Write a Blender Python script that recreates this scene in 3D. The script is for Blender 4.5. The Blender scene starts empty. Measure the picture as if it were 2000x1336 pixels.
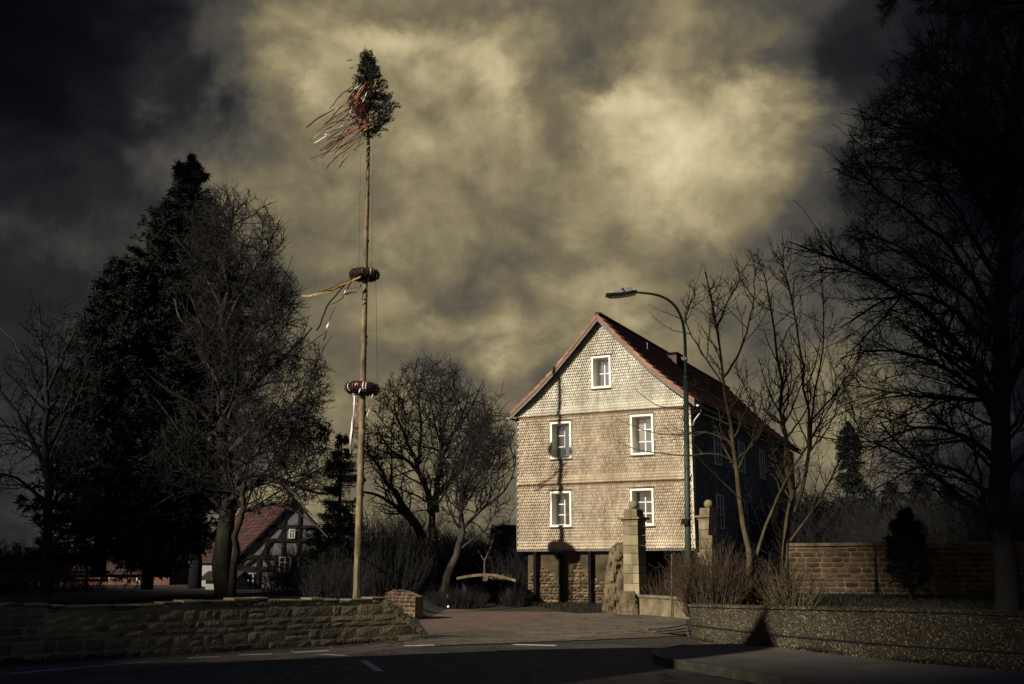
import bpy, math, random
import numpy as np
from mathutils import Vector, Matrix
R = math.radians
F, TH, CH = 2015.0, R(12.2), 1.65
def ray(px, py):
    u = 668 - py
    return np.array([px-1000.0, F*math.cos(TH)-u*math.sin(TH), F*math.sin(TH)+u*math.cos(TH)])
def P(px, py, Y):
    d = ray(px, py); t = Y/d[1]
    return np.array([t*d[0], Y, CH+t*d[2]])
def PG(px, py, z=0.0):
    d = ray(px, py); t = (z-CH)/d[2]
    return np.array([t*d[0], t*d[1], z])
def S(r, g, b, k=1.0):
    f = lambda c: ((c/255/12.92) if c <= 10 else ((c/255+.055)/1.055)**2.4)*k
    return (f(r), f(g), f(b), 1)
scene = bpy.context.scene
COL = scene.collection
# ---------------------------------------------------------------- sun
SAZ, SEL = R(43.0), R(27.0)            # shadows travel towards azimuth SAZ (right of +Y)
SUN = np.array([math.sin(SAZ)*math.cos(SEL), math.cos(SAZ)*math.cos(SEL), -math.sin(SEL)])
# ---------------------------------------------------------------- objects
def link(name, me, mat, parent=None, smooth=False):
    o = bpy.data.objects.new(name, me); COL.objects.link(o)
    if mat is not None: me.materials.append(mat)
    if smooth: me.polygons.foreach_set('use_smooth', [True]*len(me.polygons))
    if parent is not None: o.parent = parent
    return o
def thing(name, label, cat, loc=(0, 0, 0), group=None):
    o = bpy.data.objects.new(name, None); COL.objects.link(o)
    o.location = [float(v) for v in loc]; o.empty_display_size = .3
    o['label'] = label; o['category'] = cat
    if group: o['group'] = group
    return o
def tag(o, label, cat, group=None):
    o['label'] = label; o['category'] = cat
    if group: o['group'] = group
    return o
class MB:
    """collects geometry in world coordinates; build() writes it relative to the parent's location"""
    def __init__(s): s.v = []; s.f = []; s.r = []; s.cur = 0.5; s.uv = {}
    def add(s, vs, fs, r=None):
        b = len(s.v); s.v += [tuple(float(c) for c in p) for p in vs]
        s.f += [tuple(b+i for i in f) for f in fs]
        s.r += [s.cur if r is None else r]*len(vs)
    def hexa(s, p, r=None):  # 8 points: bottom 0-3, top 4-7 (ccw)
        s.add(p, [(3, 2, 1, 0), (4, 5, 6, 7), (0, 1, 5, 4), (1, 2, 6, 5), (2, 3, 7, 6), (3, 0, 4, 7)], r)
    def box(s, c, ux, uy, uz, r=None):   # centre and half-axis vectors
        c, ux, uy, uz = map(np.asarray, (c, ux, uy, uz))
        s.hexa([c-ux-uy-uz, c+ux-uy-uz, c+ux+uy-uz, c-ux+uy-uz, c-ux-uy+uz, c+ux-uy+uz, c+ux+uy+uz, c-ux+uy+uz], r)
    def abox(s, x0, x1, y0, y1, z0, z1, r=None):
        s.hexa([(x0, y0, z0), (x1, y0, z0), (x1, y1, z0), (x0, y1, z0), (x0, y0, z1), (x1, y0, z1), (x1, y1, z1), (x0, y1, z1)], r)
    def tube(s, pts, rad, n=8, cap=True, r=None):
        pts = [np.asarray(p, float) for p in pts]
        if not hasattr(rad, '__len__'): rad = [rad]*len(pts)
        vs = []; ref = None
        for i, p in enumerate(pts):
            t = pts[min(i+1, len(pts)-1)]-pts[max(i-1, 0)]; t = t/(np.linalg.norm(t)+1e-9)
            if ref is None:
                ref = np.cross(t, [0, 0, 1.0]) if abs(t[2]) < .9 else np.cross(t, [0, 1.0, 0])
            a = ref-t*np.dot(ref, t); a /= np.linalg.norm(a)+1e-9; ref = a; b = np.cross(t, a)
            for k in range(n):
                w = 2*math.pi*k/n; vs.append(p+rad[i]*(math.cos(w)*a+math.sin(w)*b))
        fs = [(i*n+k, i*n+(k+1) % n, (i+1)*n+(k+1) % n, (i+1)*n+k) for i in range(len(pts)-1) for k in range(n)]
        if cap: fs += [tuple(range(n))[::-1], tuple((len(pts)-1)*n+k for k in range(n))]
        s.add(vs, fs, r)
    def lathe(s, c, prof, n=16, r=None):  # prof: (radius, z)
        c = np.asarray(c, float)
        s.tube([c+[0, 0, z] for _, z in prof], [q for q, _ in prof], n, True, r)
    def sphere(s, c, rad, n=16, m=10, r=None, jit=0):
        c = np.asarray(c, float)
        s.lathe(c, [(max(rad*math.sin(math.pi*i/m), .002), -rad*math.cos(math.pi*i/m)) for i in range(m+1)], n, r)
    def build(s, name, mat, parent=None, smooth=False, bevel=0):
        off = np.array(parent_world(parent)) if parent is not None else np.zeros(3)
        me = bpy.data.meshes.new(name)
        me.from_pydata([tuple(np.array(v)-off) for v in s.v], [], s.f)
        a = me.attributes.new('rnd', 'FLOAT', 'POINT'); a.data.foreach_set('value', s.r)
        me.update()
        o = link(name, me, mat, parent, smooth)
        if bevel:
            m = o.modifiers.new('bevel', 'BEVEL'); m.width = bevel; m.segments = 2; m.limit_method = 'ANGLE'
        return o
def parent_world(o):
    p = np.zeros(3)
    while o is not None:
        p += np.array(o.location[:]); o = o.parent
    return p
def structure(o): o['kind'] = 'structure'; return o
def stuff(o, label=None, cat=None):
    o['kind'] = 'stuff'
    if label: o['label'] = label; o['category'] = cat
    return o
# ---------------------------------------------------------------- materials
def nmat(name):
    m = bpy.data.materials.new(name); m.use_nodes = True
    nt = m.node_tree; b = nt.nodes['Principled BSDF']; return m, nt, b
def ramp(nt, stops, interp='LINEAR'):
    n = nt.nodes.new('ShaderNodeValToRGB'); cr = n.color_ramp; cr.interpolation = interp
    while len(cr.elements) > 1: cr.elements.remove(cr.elements[-1])
    cr.elements[0].position = stops[0][0]; cr.elements[0].color = stops[0][1]
    for p, c in stops[1:]:
        e = cr.elements.new(p); e.color = c
    return n
def c3(c): return (c[0], c[1], c[2], 1)
def mat(name, c1, c2, scale=4, rough=.8, bump=.3, detail=6, attr=None, bscale=None, dist=.02, stretch=None, spec=.3, metallic=0):
    """two-tone noise material; attr mixes a per-piece random value into the tone"""
    m, nt, b = nmat(name); N = nt.nodes.new; L = nt.links.new
    tc = N('ShaderNodeTexCoord'); mp = N('ShaderNodeMapping'); L(tc.outputs['Object'], mp.inputs[0])
    if stretch: mp.inputs['Scale'].default_value = stretch
    no = N('ShaderNodeTexNoise'); no.inputs['Scale'].default_value = scale; no.inputs['Detail'].default_value = detail
    no.inputs['Roughness'].default_value = .65
    L(mp.outputs[0], no.inputs['Vector'])
    src = no.outputs['Fac']
    if attr:
        at = N('ShaderNodeAttribute'); at.attribute_name = 'rnd'
        mx = N('ShaderNodeMix'); mx.inputs[0].default_value = attr
        L(src, mx.inputs[2]); L(at.outputs['Fac'], mx.inputs[3]); src = mx.outputs[0]
    rp = ramp(nt, [(.3 if not attr else .12, c3(c1)), (.7 if not attr else .88, c3(c2))]); L(src, rp.inputs[0])
    L(rp.outputs[0], b.inputs['Base Color'])
    b.inputs['Roughness'].default_value = rough; b.inputs['Specular IOR Level'].default_value = spec
    b.inputs['Metallic'].default_value = metallic
    if bump:
        n2 = N('ShaderNodeTexNoise'); n2.inputs['Scale'].default_value = bscale or scale*4; n2.inputs['Detail'].default_value = 8
        L(mp.outputs[0], n2.inputs['Vector'])
        bp = N('ShaderNodeBump'); bp.inputs['Strength'].default_value = bump; bp.inputs['Distance'].default_value = dist
        L(n2.outputs['Fac'], bp.inputs['Height']); L(bp.outputs[0], b.inputs['Normal'])
    return m
def pebble_mat(name, scale, cols, bump=.8, dist=.02):
    m, nt, b = nmat(name); N = nt.nodes.new; L = nt.links.new
    tc = N('ShaderNodeTexCoord'); vo = N('ShaderNodeTexVoronoi'); vo.inputs['Scale'].default_value = scale
    L(tc.outputs['Object'], vo.inputs['Vector'])
    sp = N('ShaderNodeSeparateColor'); L(vo.outputs['Color'], sp.inputs[0])
    rp = ramp(nt, cols, 'CONSTANT'); L(sp.outputs[0], rp.inputs[0])
    ve = N('ShaderNodeTexVoronoi'); ve.feature = 'DISTANCE_TO_EDGE'; ve.inputs['Scale'].default_value = scale
    L(tc.outputs['Object'], ve.inputs['Vector'])
    er = ramp(nt, [(0, (.35, .33, .3, 1)), (.12, (1, 1, 1, 1))]); L(ve.outputs['Distance'], er.inputs[0])
    mx = N('ShaderNodeMix'); mx.data_type = 'RGBA'; mx.blend_type = 'MULTIPLY'; mx.inputs[0].default_value = 1
    L(rp.outputs[0], mx.inputs[6]); L(er.outputs[0], mx.inputs[7])
    n2 = N('ShaderNodeTexNoise'); n2.inputs['Scale'].default_value = 1.3; n2.inputs['Detail'].default_value = 5
    L(tc.outputs['Object'], n2.inputs['Vector'])
    r2 = ramp(nt, [(.35, (.55, .52, .45, 1)), (.65, (1, 1, 1, 1))]); L(n2.outputs['Fac'], r2.inputs[0])
    m2 = N('ShaderNodeMix'); m2.data_type = 'RGBA'; m2.blend_type = 'MULTIPLY'; m2.inputs[0].default_value = 1
    L(mx.outputs[2], m2.inputs[6]); L(r2.outputs[0], m2.inputs[7])
    L(m2.outputs[2], b.inputs['Base Color']); b.inputs['Roughness'].default_value = .55
    bp = N('ShaderNodeBump'); bp.inputs['Strength'].default_value = bump; bp.inputs['Distance'].default_value = dist
    L(er.outputs[0], bp.inputs['Height']); L(bp.outputs[0], b.inputs['Normal'])
    return m
def brick_mat(name, scale, c1, c2, cm, bw=.2, bh=.1, ms=.012, rot=0, bump=.4):
    m, nt, b = nmat(name); N = nt.nodes.new; L = nt.links.new
    tc = N('ShaderNodeTexCoord'); mp = N('ShaderNodeMapping'); L(tc.outputs['Object'], mp.inputs[0])
    mp.inputs['Rotation'].default_value = rot if hasattr(rot, '__len__') else (0, 0, rot)
    br = N('ShaderNodeTexBrick'); br.inputs['Scale'].default_value = scale
    br.inputs['Color1'].default_value = c1; br.inputs['Color2'].default_value = c2; br.inputs['Mortar'].default_value = cm
    br.inputs['Brick Width'].default_value = bw; br.inputs['Row Height'].default_value = bh; br.inputs['Mortar Size'].default_value = ms
    br.inputs['Mortar Smooth'].default_value = .4
    L(mp.outputs[0], br.inputs['Vector'])
    no = N('ShaderNodeTexNoise'); no.inputs['Scale'].default_value = 1.2; no.inputs['Detail'].default_value = 8
    L(tc.outputs['Object'], no.inputs['Vector'])
    rp = ramp(nt, [(.3, (.6, .6, .62, 1)), (.7, (1.15, 1.1, 1.05, 1))]); L(no.outputs['Fac'], rp.inputs[0])
    mx = N('ShaderNodeMix'); mx.data_type = 'RGBA'; mx.blend_type = 'MULTIPLY'; mx.inputs[0].default_value = 1
    L(br.outputs['Color'], mx.inputs[6]); L(rp.outputs[0], mx.inputs[7]); L(mx.outputs[2], b.inputs['Base Color'])
    b.inputs['Roughness'].default_value = .85
    n3 = N('ShaderNodeTexNoise'); n3.inputs['Scale'].default_value = 30; L(tc.outputs['Object'], n3.inputs['Vector'])
    ma = N('ShaderNodeMath'); ma.operation = 'MULTIPLY_ADD'; ma.inputs[1].default_value = -1; L(br.outputs['Fac'], ma.inputs[0]); L(n3.outputs['Fac'], ma.inputs[2])
    bp = N('ShaderNodeBump'); bp.inputs['Strength'].default_value = bump; bp.inputs['Distance'].default_value = .01
    L(ma.outputs[0], bp.inputs['Height']); L(bp.outputs[0], b.inputs['Normal'])
    return m
M = {}
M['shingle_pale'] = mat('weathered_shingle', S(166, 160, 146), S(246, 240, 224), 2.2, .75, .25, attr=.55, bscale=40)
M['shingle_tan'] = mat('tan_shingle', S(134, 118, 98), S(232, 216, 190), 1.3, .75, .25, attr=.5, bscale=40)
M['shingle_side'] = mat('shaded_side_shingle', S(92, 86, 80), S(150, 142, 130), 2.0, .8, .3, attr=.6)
M['white'] = mat('white_paint', S(225, 220, 208), S(245, 242, 232), 6, .5, .05, spec=.4)
M['cream'] = mat('grey_plaster', S(150, 146, 140), S(178, 172, 162), 5, .8, .2)
M['belt'] = mat('rusty_board', S(112, 72, 52), S(150, 102, 74), 6, .7, .2)
M['tile'] = mat('clay_roof_tile', S(42, 31, 30), S(96, 63, 54), 1.5, .7, .3, attr=.55, bscale=25)
M['verge'] = mat('orange_verge_tile', S(112, 76, 60), S(166, 120, 94), 3, .7, .3, attr=.5)
M['soffit'] = mat('grey_soffit_board', S(92, 88, 84), S(120, 114, 108), 8, .7, .15)
M['rubble'] = mat('rubble_stone', S(54, 44, 35), S(124, 102, 76), 3, .85, .7, attr=.65, bscale=18, dist=.03)
M['mortar'] = mat('lime_mortar', S(150, 134, 104), S(182, 164, 128), 7, .9, .7, bscale=30, dist=.02)
M['old_plaster'] = mat('crumbling_plaster', S(74, 65, 51), S(138, 121, 94), 1.6, .9, .8, bscale=9, dist=.05)
M['sandstone'] = mat('sandstone_block', S(104, 94, 72), S(168, 154, 122), 4, .85, .35, attr=.45, bscale=25)
M['wall_stone'] = mat('field_stone', S(82, 75, 62), S(162, 147, 118), 5, .85, .8, attr=.55, bscale=22, dist=.03)
M['wall_mortar'] = mat('wall_mortar', S(138, 125, 98), S(178, 163, 130), 6, .9, .5, bscale=35, dist=.01)
M['dark_stone'] = mat('brown_sandstone', S(40, 30, 24), S(100, 76, 54), 5, .85, .6, attr=.65, bscale=20, dist=.03)
M['pebble'] = pebble_mat('pebble_dash', 52, [(0, S(38, 34, 27)), (.3, S(60, 54, 42)), (.55, S(88, 80, 62)), (.8, S(122, 112, 86)), (.95, S(186, 172, 136))])
M['concrete'] = mat('old_concrete', S(92, 84, 66), S(146, 132, 104), 3, .85, .4, bscale=30)
M['steel_dark'] = mat('dark_painted_steel', S(14, 11, 10), S(26, 21, 19), 8, .85, .1, spec=.1)
M['iron'] = mat('rusty_iron', S(60, 52, 44), S(110, 96, 78), 10, .6, .2)
M['green'] = mat('green_lamp_paint', S(38, 54, 44), S(62, 78, 60), 3, .5, .25, bscale=30)
M['alu'] = mat('cast_aluminium', S(175, 174, 168), S(225, 222, 212), 10, .5, .05, metallic=0)
M['black'] = mat('black_plastic', S(22, 22, 24), S(34, 34, 36), 10, .5, .05)
M['grey_zinc'] = mat('grey_zinc', S(150, 150, 146), S(190, 188, 180), 6, .45, .05, metallic=.4)
M['timber'] = mat('dark_timber', S(34, 28, 24), S(58, 46, 38), 5, .8, .3)
M['infill'] = mat('limewash_infill', S(108, 108, 112), S(138, 136, 136), 4, .85, .2)
M['bark'] = mat('dark_bark', S(28, 26, 25), S(66, 58, 48), 6, .9, .5, stretch=(1, 1, .3), bscale=20)
M['bark_far'] = mat('grey_brown_bark', S(20, 19, 20), S(44, 40, 36), 6, .9, .4, stretch=(1, 1, .3))
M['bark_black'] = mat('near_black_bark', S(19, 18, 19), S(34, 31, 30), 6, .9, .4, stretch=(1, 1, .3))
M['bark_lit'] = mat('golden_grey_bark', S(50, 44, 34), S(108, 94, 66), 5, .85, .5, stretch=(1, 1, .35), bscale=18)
M['pole'] = mat('peeled_spruce_pole', S(60, 50, 38), S(160, 140, 108), 2.5, .75, .5, stretch=(1, 1, .35), bscale=9, dist=.02)
M['needle'] = mat('dark_needles', S(9, 12, 12), S(24, 28, 23), 3, .8, 0, attr=.5)
M['needle_near'] = mat('spruce_needles', S(11, 13, 11), S(30, 32, 23), 3, .7, 0, attr=.5)
M['russet'] = mat('russet_leaves', S(58, 34, 28), S(112, 62, 46), 3, .8, 0, attr=.5)
M['twig_red'] = mat('reddish_twig', S(40, 32, 27), S(90, 74, 55), 6, .85, 0)
M['twig_dark'] = mat('dark_twig', S(17, 17, 20), S(42, 39, 36), 6, .9, 0)
M['asphalt'] = mat('asphalt', S(66, 62, 58), S(92, 86, 78), 1.2, .9, .5, bscale=90, dist=.006)
M['asphalt_light'] = mat('worn_asphalt', S(84, 76, 68), S(112, 100, 86), .9, .9, .5, bscale=70, dist=.006)
def asphalt_mat(name, c1, c2, crack=.35, s=1.0):
    m = mat(name, c1, c2, 1.1*s, .88, .6, bscale=70, dist=.008); nt = m.node_tree; N = nt.nodes.new; L = nt.links.new; b = nt.nodes['Principled BSDF']
    tc = N('ShaderNodeTexCoord'); wn = N('ShaderNodeTexNoise'); wn.inputs['Scale'].default_value = 1.6; wn.inputs['Detail'].default_value = 6; L(tc.outputs['Object'], wn.inputs['Vector'])
    va = N('ShaderNodeVectorMath'); va.operation = 'MULTIPLY_ADD'; va.inputs[1].default_value = (.7, .7, .7); L(wn.outputs['Color'], va.inputs[0]); L(tc.outputs['Object'], va.inputs[2])
    vo = N('ShaderNodeTexVoronoi'); vo.feature = 'DISTANCE_TO_EDGE'; vo.inputs['Scale'].default_value = .45*s; L(va.outputs[0], vo.inputs['Vector'])
    rp = ramp(nt, [(0, (crack, crack, crack, 1)), (.012, (crack, crack, crack, 1)), (.022, (1, 1, 1, 1))]); L(vo.outputs['Distance'], rp.inputs[0])
    v2 = N('ShaderNodeTexVoronoi'); v2.distance = 'CHEBYCHEV'; v2.inputs['Scale'].default_value = .33*s; L(tc.outputs['Object'], v2.inputs['Vector'])
    sp = N('ShaderNodeSeparateColor'); L(v2.outputs['Color'], sp.inputs[0]); r2 = ramp(nt, [(0, (.72, .72, .74, 1)), (.3, (1, 1, 1, 1)), (.75, (1.0, 1.0, 1.0, 1)), (.78, (1.2, 1.18, 1.12, 1))], 'CONSTANT'); L(sp.outputs[0], r2.inputs[0])
    v3 = N('ShaderNodeTexVoronoi'); v3.inputs['Scale'].default_value = 55; L(tc.outputs['Object'], v3.inputs['Vector']); s3 = N('ShaderNodeSeparateColor'); L(v3.outputs['Color'], s3.inputs[0]); r3 = ramp(nt, [(0, (.6, .6, .6, 1)), (.85, (1.15, 1.13, 1.1, 1)), (1, (2.0, 1.9, 1.7, 1))]); L(s3.outputs[0], r3.inputs[0])
    src = b.inputs['Base Color'].links[0].from_socket
    for o in (rp, r2, r3):
        mx = N('ShaderNodeMix'); mx.data_type = 'RGBA'; mx.blend_type = 'MULTIPLY'; mx.inputs[0].default_value = 1; L(src, mx.inputs[6]); L(o.outputs[0], mx.inputs[7]); src = mx.outputs[2]
    L(src, b.inputs['Base Color']); return m
M['asphalt'] = asphalt_mat('asphalt', S(58, 55, 52), S(84, 79, 72)); M['asphalt_light'] = asphalt_mat('worn_asphalt', S(76, 69, 61), S(108, 97, 83), .4, 1.3)
M['pavement'] = mat('dark_pavement', S(70, 66, 62), S(98, 92, 84), 1.5, .9, .4, bscale=60, dist=.006)
M['kerb'] = mat('granite_kerb', S(64, 60, 53), S(100, 92, 80), 6, .8, .3)
M['paint'] = mat('road_paint', S(150, 145, 130), S(225, 218, 198), 7, .7, .2)
M['brickpave'] = brick_mat('red_paving', 1, S(108, 84, 70), S(94, 74, 62), S(84, 74, 63), .21, .105, .008, rot=.5)
M['soil'] = mat('dark_soil', S(30, 29, 24), S(56, 51, 40), .8, .95, .8, bscale=6, dist=.08)
M['grass'] = mat('short_grass', S(18, 19, 13), S(44, 42, 27), 2.5, .9, 0, attr=.6)
M['brick'] = brick_mat('red_brick', 1, S(120, 62, 44), S(92, 48, 36), S(120, 104, 90), .24, .08, .01, rot=(R(90), 0, 0))
M['wreath'] = mat('dried_fir_wreath', S(26, 22, 18), S(58, 48, 34), 12, .9, .5, attr=.4)
def stain(m, sc, lo, stretch=(1, 1, .22), w=.3):
    nt = m.node_tree; N = nt.nodes.new; L = nt.links.new; b = nt.nodes['Principled BSDF']; src = b.inputs['Base Color'].links[0].from_socket
    tc = N('ShaderNodeTexCoord'); mp = N('ShaderNodeMapping'); mp.inputs['Scale'].default_value = stretch; L(tc.outputs['Object'], mp.inputs[0])
    no = N('ShaderNodeTexNoise'); no.inputs['Scale'].default_value = sc; no.inputs['Detail'].default_value = 9; no.inputs['Roughness'].default_value = .7; L(mp.outputs[0], no.inputs['Vector'])
    rp = ramp(nt, [(.5-w/2, lo), (.5+w/2, (1, 1, 1, 1))]); L(no.outputs['Fac'], rp.inputs[0]); mx = N('ShaderNodeMix'); mx.data_type = 'RGBA'; mx.blend_type = 'MULTIPLY'; mx.inputs[0].default_value = 1
    L(src, mx.inputs[6]); L(rp.outputs[0], mx.inputs[7]); L(mx.outputs[2], b.inputs['Base Color'])
for k_ in ('shingle_pale', 'shingle_tan'): stain(M[k_], 1.6, (.68, .65, .6, 1), (1, 1, .3), .22); stain(M[k_], .6, (.84, .82, .79, 1), (1, 1, .6))
stain(M['old_plaster'], 2.2, (.6, .57, .5, 1)); stain(M['concrete'], 2.0, (.5, .48, .4, 1)); stain(M['pole'], 3.0, (.5, .47, .42, 1), (1, 1, .5)); stain(M['tile'], .9, (.6, .6, .62, 1), (1, 1, 1)); stain(M['sandstone'], 1.5, (.55, .53, .48, 1))
stain(M['white'], 2.5, (.82, .8, .76, 1)); stain(M['wall_stone'], 1.1, (.6, .58, .55, 1), (1, 1, 1)); stain(M['wall_mortar'], 1.1, (.6, .58, .55, 1), (1, 1, 1)); stain(M['dark_stone'], .7, (.6, .58, .55, 1), (1, 1, 1))
def ribbon_mat(name, c):
    m, nt, b = nmat(name); b.inputs['Base Color'].default_value = c; b.inputs['Roughness'].default_value = .35
    return m
RIB = [ribbon_mat('crimson_ribbon', S(92, 18, 28)), ribbon_mat('orange_ribbon', S(142, 80, 64)), ribbon_mat('yellow_ribbon', S(150, 130, 70)),
       ribbon_mat('white_ribbon', S(232, 222, 210)), ribbon_mat('plum_ribbon', S(88, 26, 44)), ribbon_mat('black_ribbon', S(44, 34, 36))]
def glass_mat(name, gl, tint):
    m, nt, b = nmat(name); N = nt.nodes.new; L = nt.links.new
    b.inputs['Base Color'].default_value = tint; b.inputs['Roughness'].default_value = .3
    g = N('ShaderNodeBsdfGlossy'); g.inputs['Roughness'].default_value = .02; g.inputs['Color'].default_value = (.9, .92, .95, 1)
    mx = N('ShaderNodeMixShader'); mx.inputs[0].default_value = gl
    L(b.outputs[0], mx.inputs[1]); L(g.outputs[0], mx.inputs[2]); L(mx.outputs[0], nt.nodes['Material Output'].inputs[0])
    return m
M['glass'] = glass_mat('window_glass', .45, S(24, 26, 30)); M['glass_dark'] = glass_mat('dark_window_glass', .2, S(12, 13, 18))
M['glass_curtain'] = glass_mat('curtained_glass', .3, S(120, 112, 96))
# ---------------------------------------------------------------- vectorised tubes, twigs and leaves
def tubes(pts, rad, n=3):
    """pts (N,K,3), rad (N,K) -> verts, quads"""
    N_, K, _ = pts.shape
    t = np.empty_like(pts); t[:, 1:-1] = pts[:, 2:]-pts[:, :-2]; t[:, 0] = pts[:, 1]-pts[:, 0]; t[:, -1] = pts[:, -1]-pts[:, -2]
    t /= np.linalg.norm(t, axis=2, keepdims=True)+1e-9
    mean = pts[:, -1]-pts[:, 0]; ref = np.cross(mean, [0.31, 0.17, 1.0]); ref += [.01, 0, 0]
    ref = ref[:, None, :]-t*np.sum(ref[:, None, :]*t, axis=2, keepdims=True)
    a = ref/(np.linalg.norm(ref, axis=2, keepdims=True)+1e-9); b = np.cross(t, a)
    w = 2*np.pi*np.arange(n)/n
    v = pts[:, :, None, :]+rad[:, :, None, None]*(np.cos(w)[None, None, :, None]*a[:, :, None, :]+np.sin(w)[None, None, :, None]*b[:, :, None, :])
    v = v.reshape(-1, 3)
    base = (np.arange(N_)*K*n)[:, None, None]; i = (np.arange(K-1)*n)[None, :, None]; k = np.arange(n)[None, None, :]; k2 = (k+1) % n
    q = np.stack([base+i+k, base+i+k2, base+i+n+k2, base+i+n+k], axis=-1).reshape(-1, 4)
    return v, q
def leaves(p, d, ln, wd, rng):
    """one thin diamond per point: p (N,3), d (N,3) unit directions"""
    s = np.cross(d, rng.normal(size=d.shape)); s /= np.linalg.norm(s, axis=1, keepdims=True)+1e-9
    ln = ln*(.6+.8*rng.random(len(p)))[:, None]
    v = np.stack([p, p+d*ln*.5+s*wd, p+d*ln, p+d*ln*.5-s*wd], axis=1).reshape(-1, 3)
    q = np.arange(len(p)*4).reshape(-1, 4)
    return v, q
def npmesh(name, parts, material, parent=None, smooth=False, rnd=None):
    off = parent_world(parent) if parent is not None else np.zeros(3)
    vs, qs, b = [], [], 0
    for v, q in parts:
        vs.append(v); qs.append(q+b); b += len(v)
    v = np.concatenate(vs)-off; q = np.concatenate(qs)
    me = bpy.data.meshes.new(name)
    me.vertices.add(len(v)); me.vertices.foreach_set('co', v.astype(np.float32).ravel())
    me.loops.add(q.size); me.loops.foreach_set('vertex_index', q.astype(np.int32).ravel())
    me.polygons.add(len(q)); me.polygons.foreach_set('loop_start', (np.arange(len(q))*4).astype(np.int32))
    me.update(calc_edges=True)
    if rnd is not None:
        a = me.attributes.new('rnd', 'FLOAT', 'POINT'); a.data.foreach_set('value', rnd.astype(np.float32))
    return link(name, me, material, parent, smooth)
def unit(a): return a/(np.linalg.norm(a, axis=-1, keepdims=True)+1e-9)
def inside(p, env):
    if env is None: return np.ones(len(p), bool)
    r = np.zeros(len(p), bool)
    for c, s in env:
        r |= (((p-np.array(c))/np.array(s))**2).sum(axis=1) < 1
    return r
def resample(pts, K):
    pts = np.asarray(pts, float); seg = np.r_[0, np.cumsum(np.linalg.norm(np.diff(pts, axis=0), axis=1))]
    # smooth with Catmull-like interpolation through linear resample + light smoothing
    t = np.linspace(0, seg[-1], K); out = np.stack([np.interp(t, seg, pts[:, i]) for i in range(3)], 1)
    for _ in range(2): out[1:-1] = .25*out[:-2]+.5*out[1:-1]+.25*out[2:]
    return out
def children(pp, pr, spec, env, rng):
    """pp (N,K,3) parents; spec: per_m, ang, ln (abs metres range), k, wob, up, rr"""
    N_, K, _ = pp.shape
    ln = np.linalg.norm(np.diff(pp, axis=1), axis=2).sum(1)
    cnt = np.floor(ln*spec['per_m']+rng.random(N_)).astype(int); cnt = np.clip(cnt, 0, 400)
    idx = np.repeat(np.arange(N_), cnt); n = len(idx)
    if n == 0: return pp[:0, :spec['k']], pr[:0, :spec['k']]
    t = spec.get('t0', .2)+(1-spec.get('t0', .2))*rng.random(n)
    f = t*(K-1); i0 = np.minimum(f.astype(int), K-2); fr = (f-i0)[:, None]
    st = pp[idx, i0]*(1-fr)+pp[idx, i0+1]*fr
    r0 = pr[idx, i0]*(1-fr[:, 0])+pr[idx, i0+1]*fr[:, 0]
    tg = unit(pp[idx, i0+1]-pp[idx, i0])
    side = unit(np.cross(tg, rng.normal(size=(n, 3))))
    if spec.get('flat'): side[:, 2] *= 1-spec['flat']; side = unit(side)
    a = np.radians(spec['ang'][0]+(spec['ang'][1]-spec['ang'][0])*rng.random(n))[:, None]
    d = unit(tg*np.cos(a)+side*np.sin(a))
    L_ = (spec['ln'][0]+(spec['ln'][1]-spec['ln'][0])*rng.random(n))*(1-spec.get('taper', .5)*t)
    L_ = np.minimum(L_, ln[idx]*.9)
    k = spec['k']; ok = inside(st, env)
    fz = rng.uniform(.45, 1.05, (n, 1))
    for _ in range(3):
        e = st+d*L_[:, None]*fz; bad = ~inside(e, env); L_[bad] *= .6
    ok &= L_ > spec.get('minl', .08)
    st, d, L_, r0 = st[ok], d[ok], L_[ok], r0[ok]; n = len(st)
    out = np.empty((n, k, 3)); out[:, 0] = st; cur = d.copy(); step = L_/(k-1)
    up = np.array(spec.get('up', (0, 0, .1)))
    for j in range(1, k):
        cur = unit(cur+rng.normal(size=(n, 3))*spec['wob']+up)
        out[:, j] = out[:, j-1]+cur*step[:, None]
    rs = np.clip(r0*spec['rr'], spec['rmin'], spec.get('rmax', 9))
    rad = rs[:, None]*np.linspace(1, .35, k)[None, :]; rad = np.maximum(rad, spec['rmin']*.5)
    return out, rad
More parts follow.
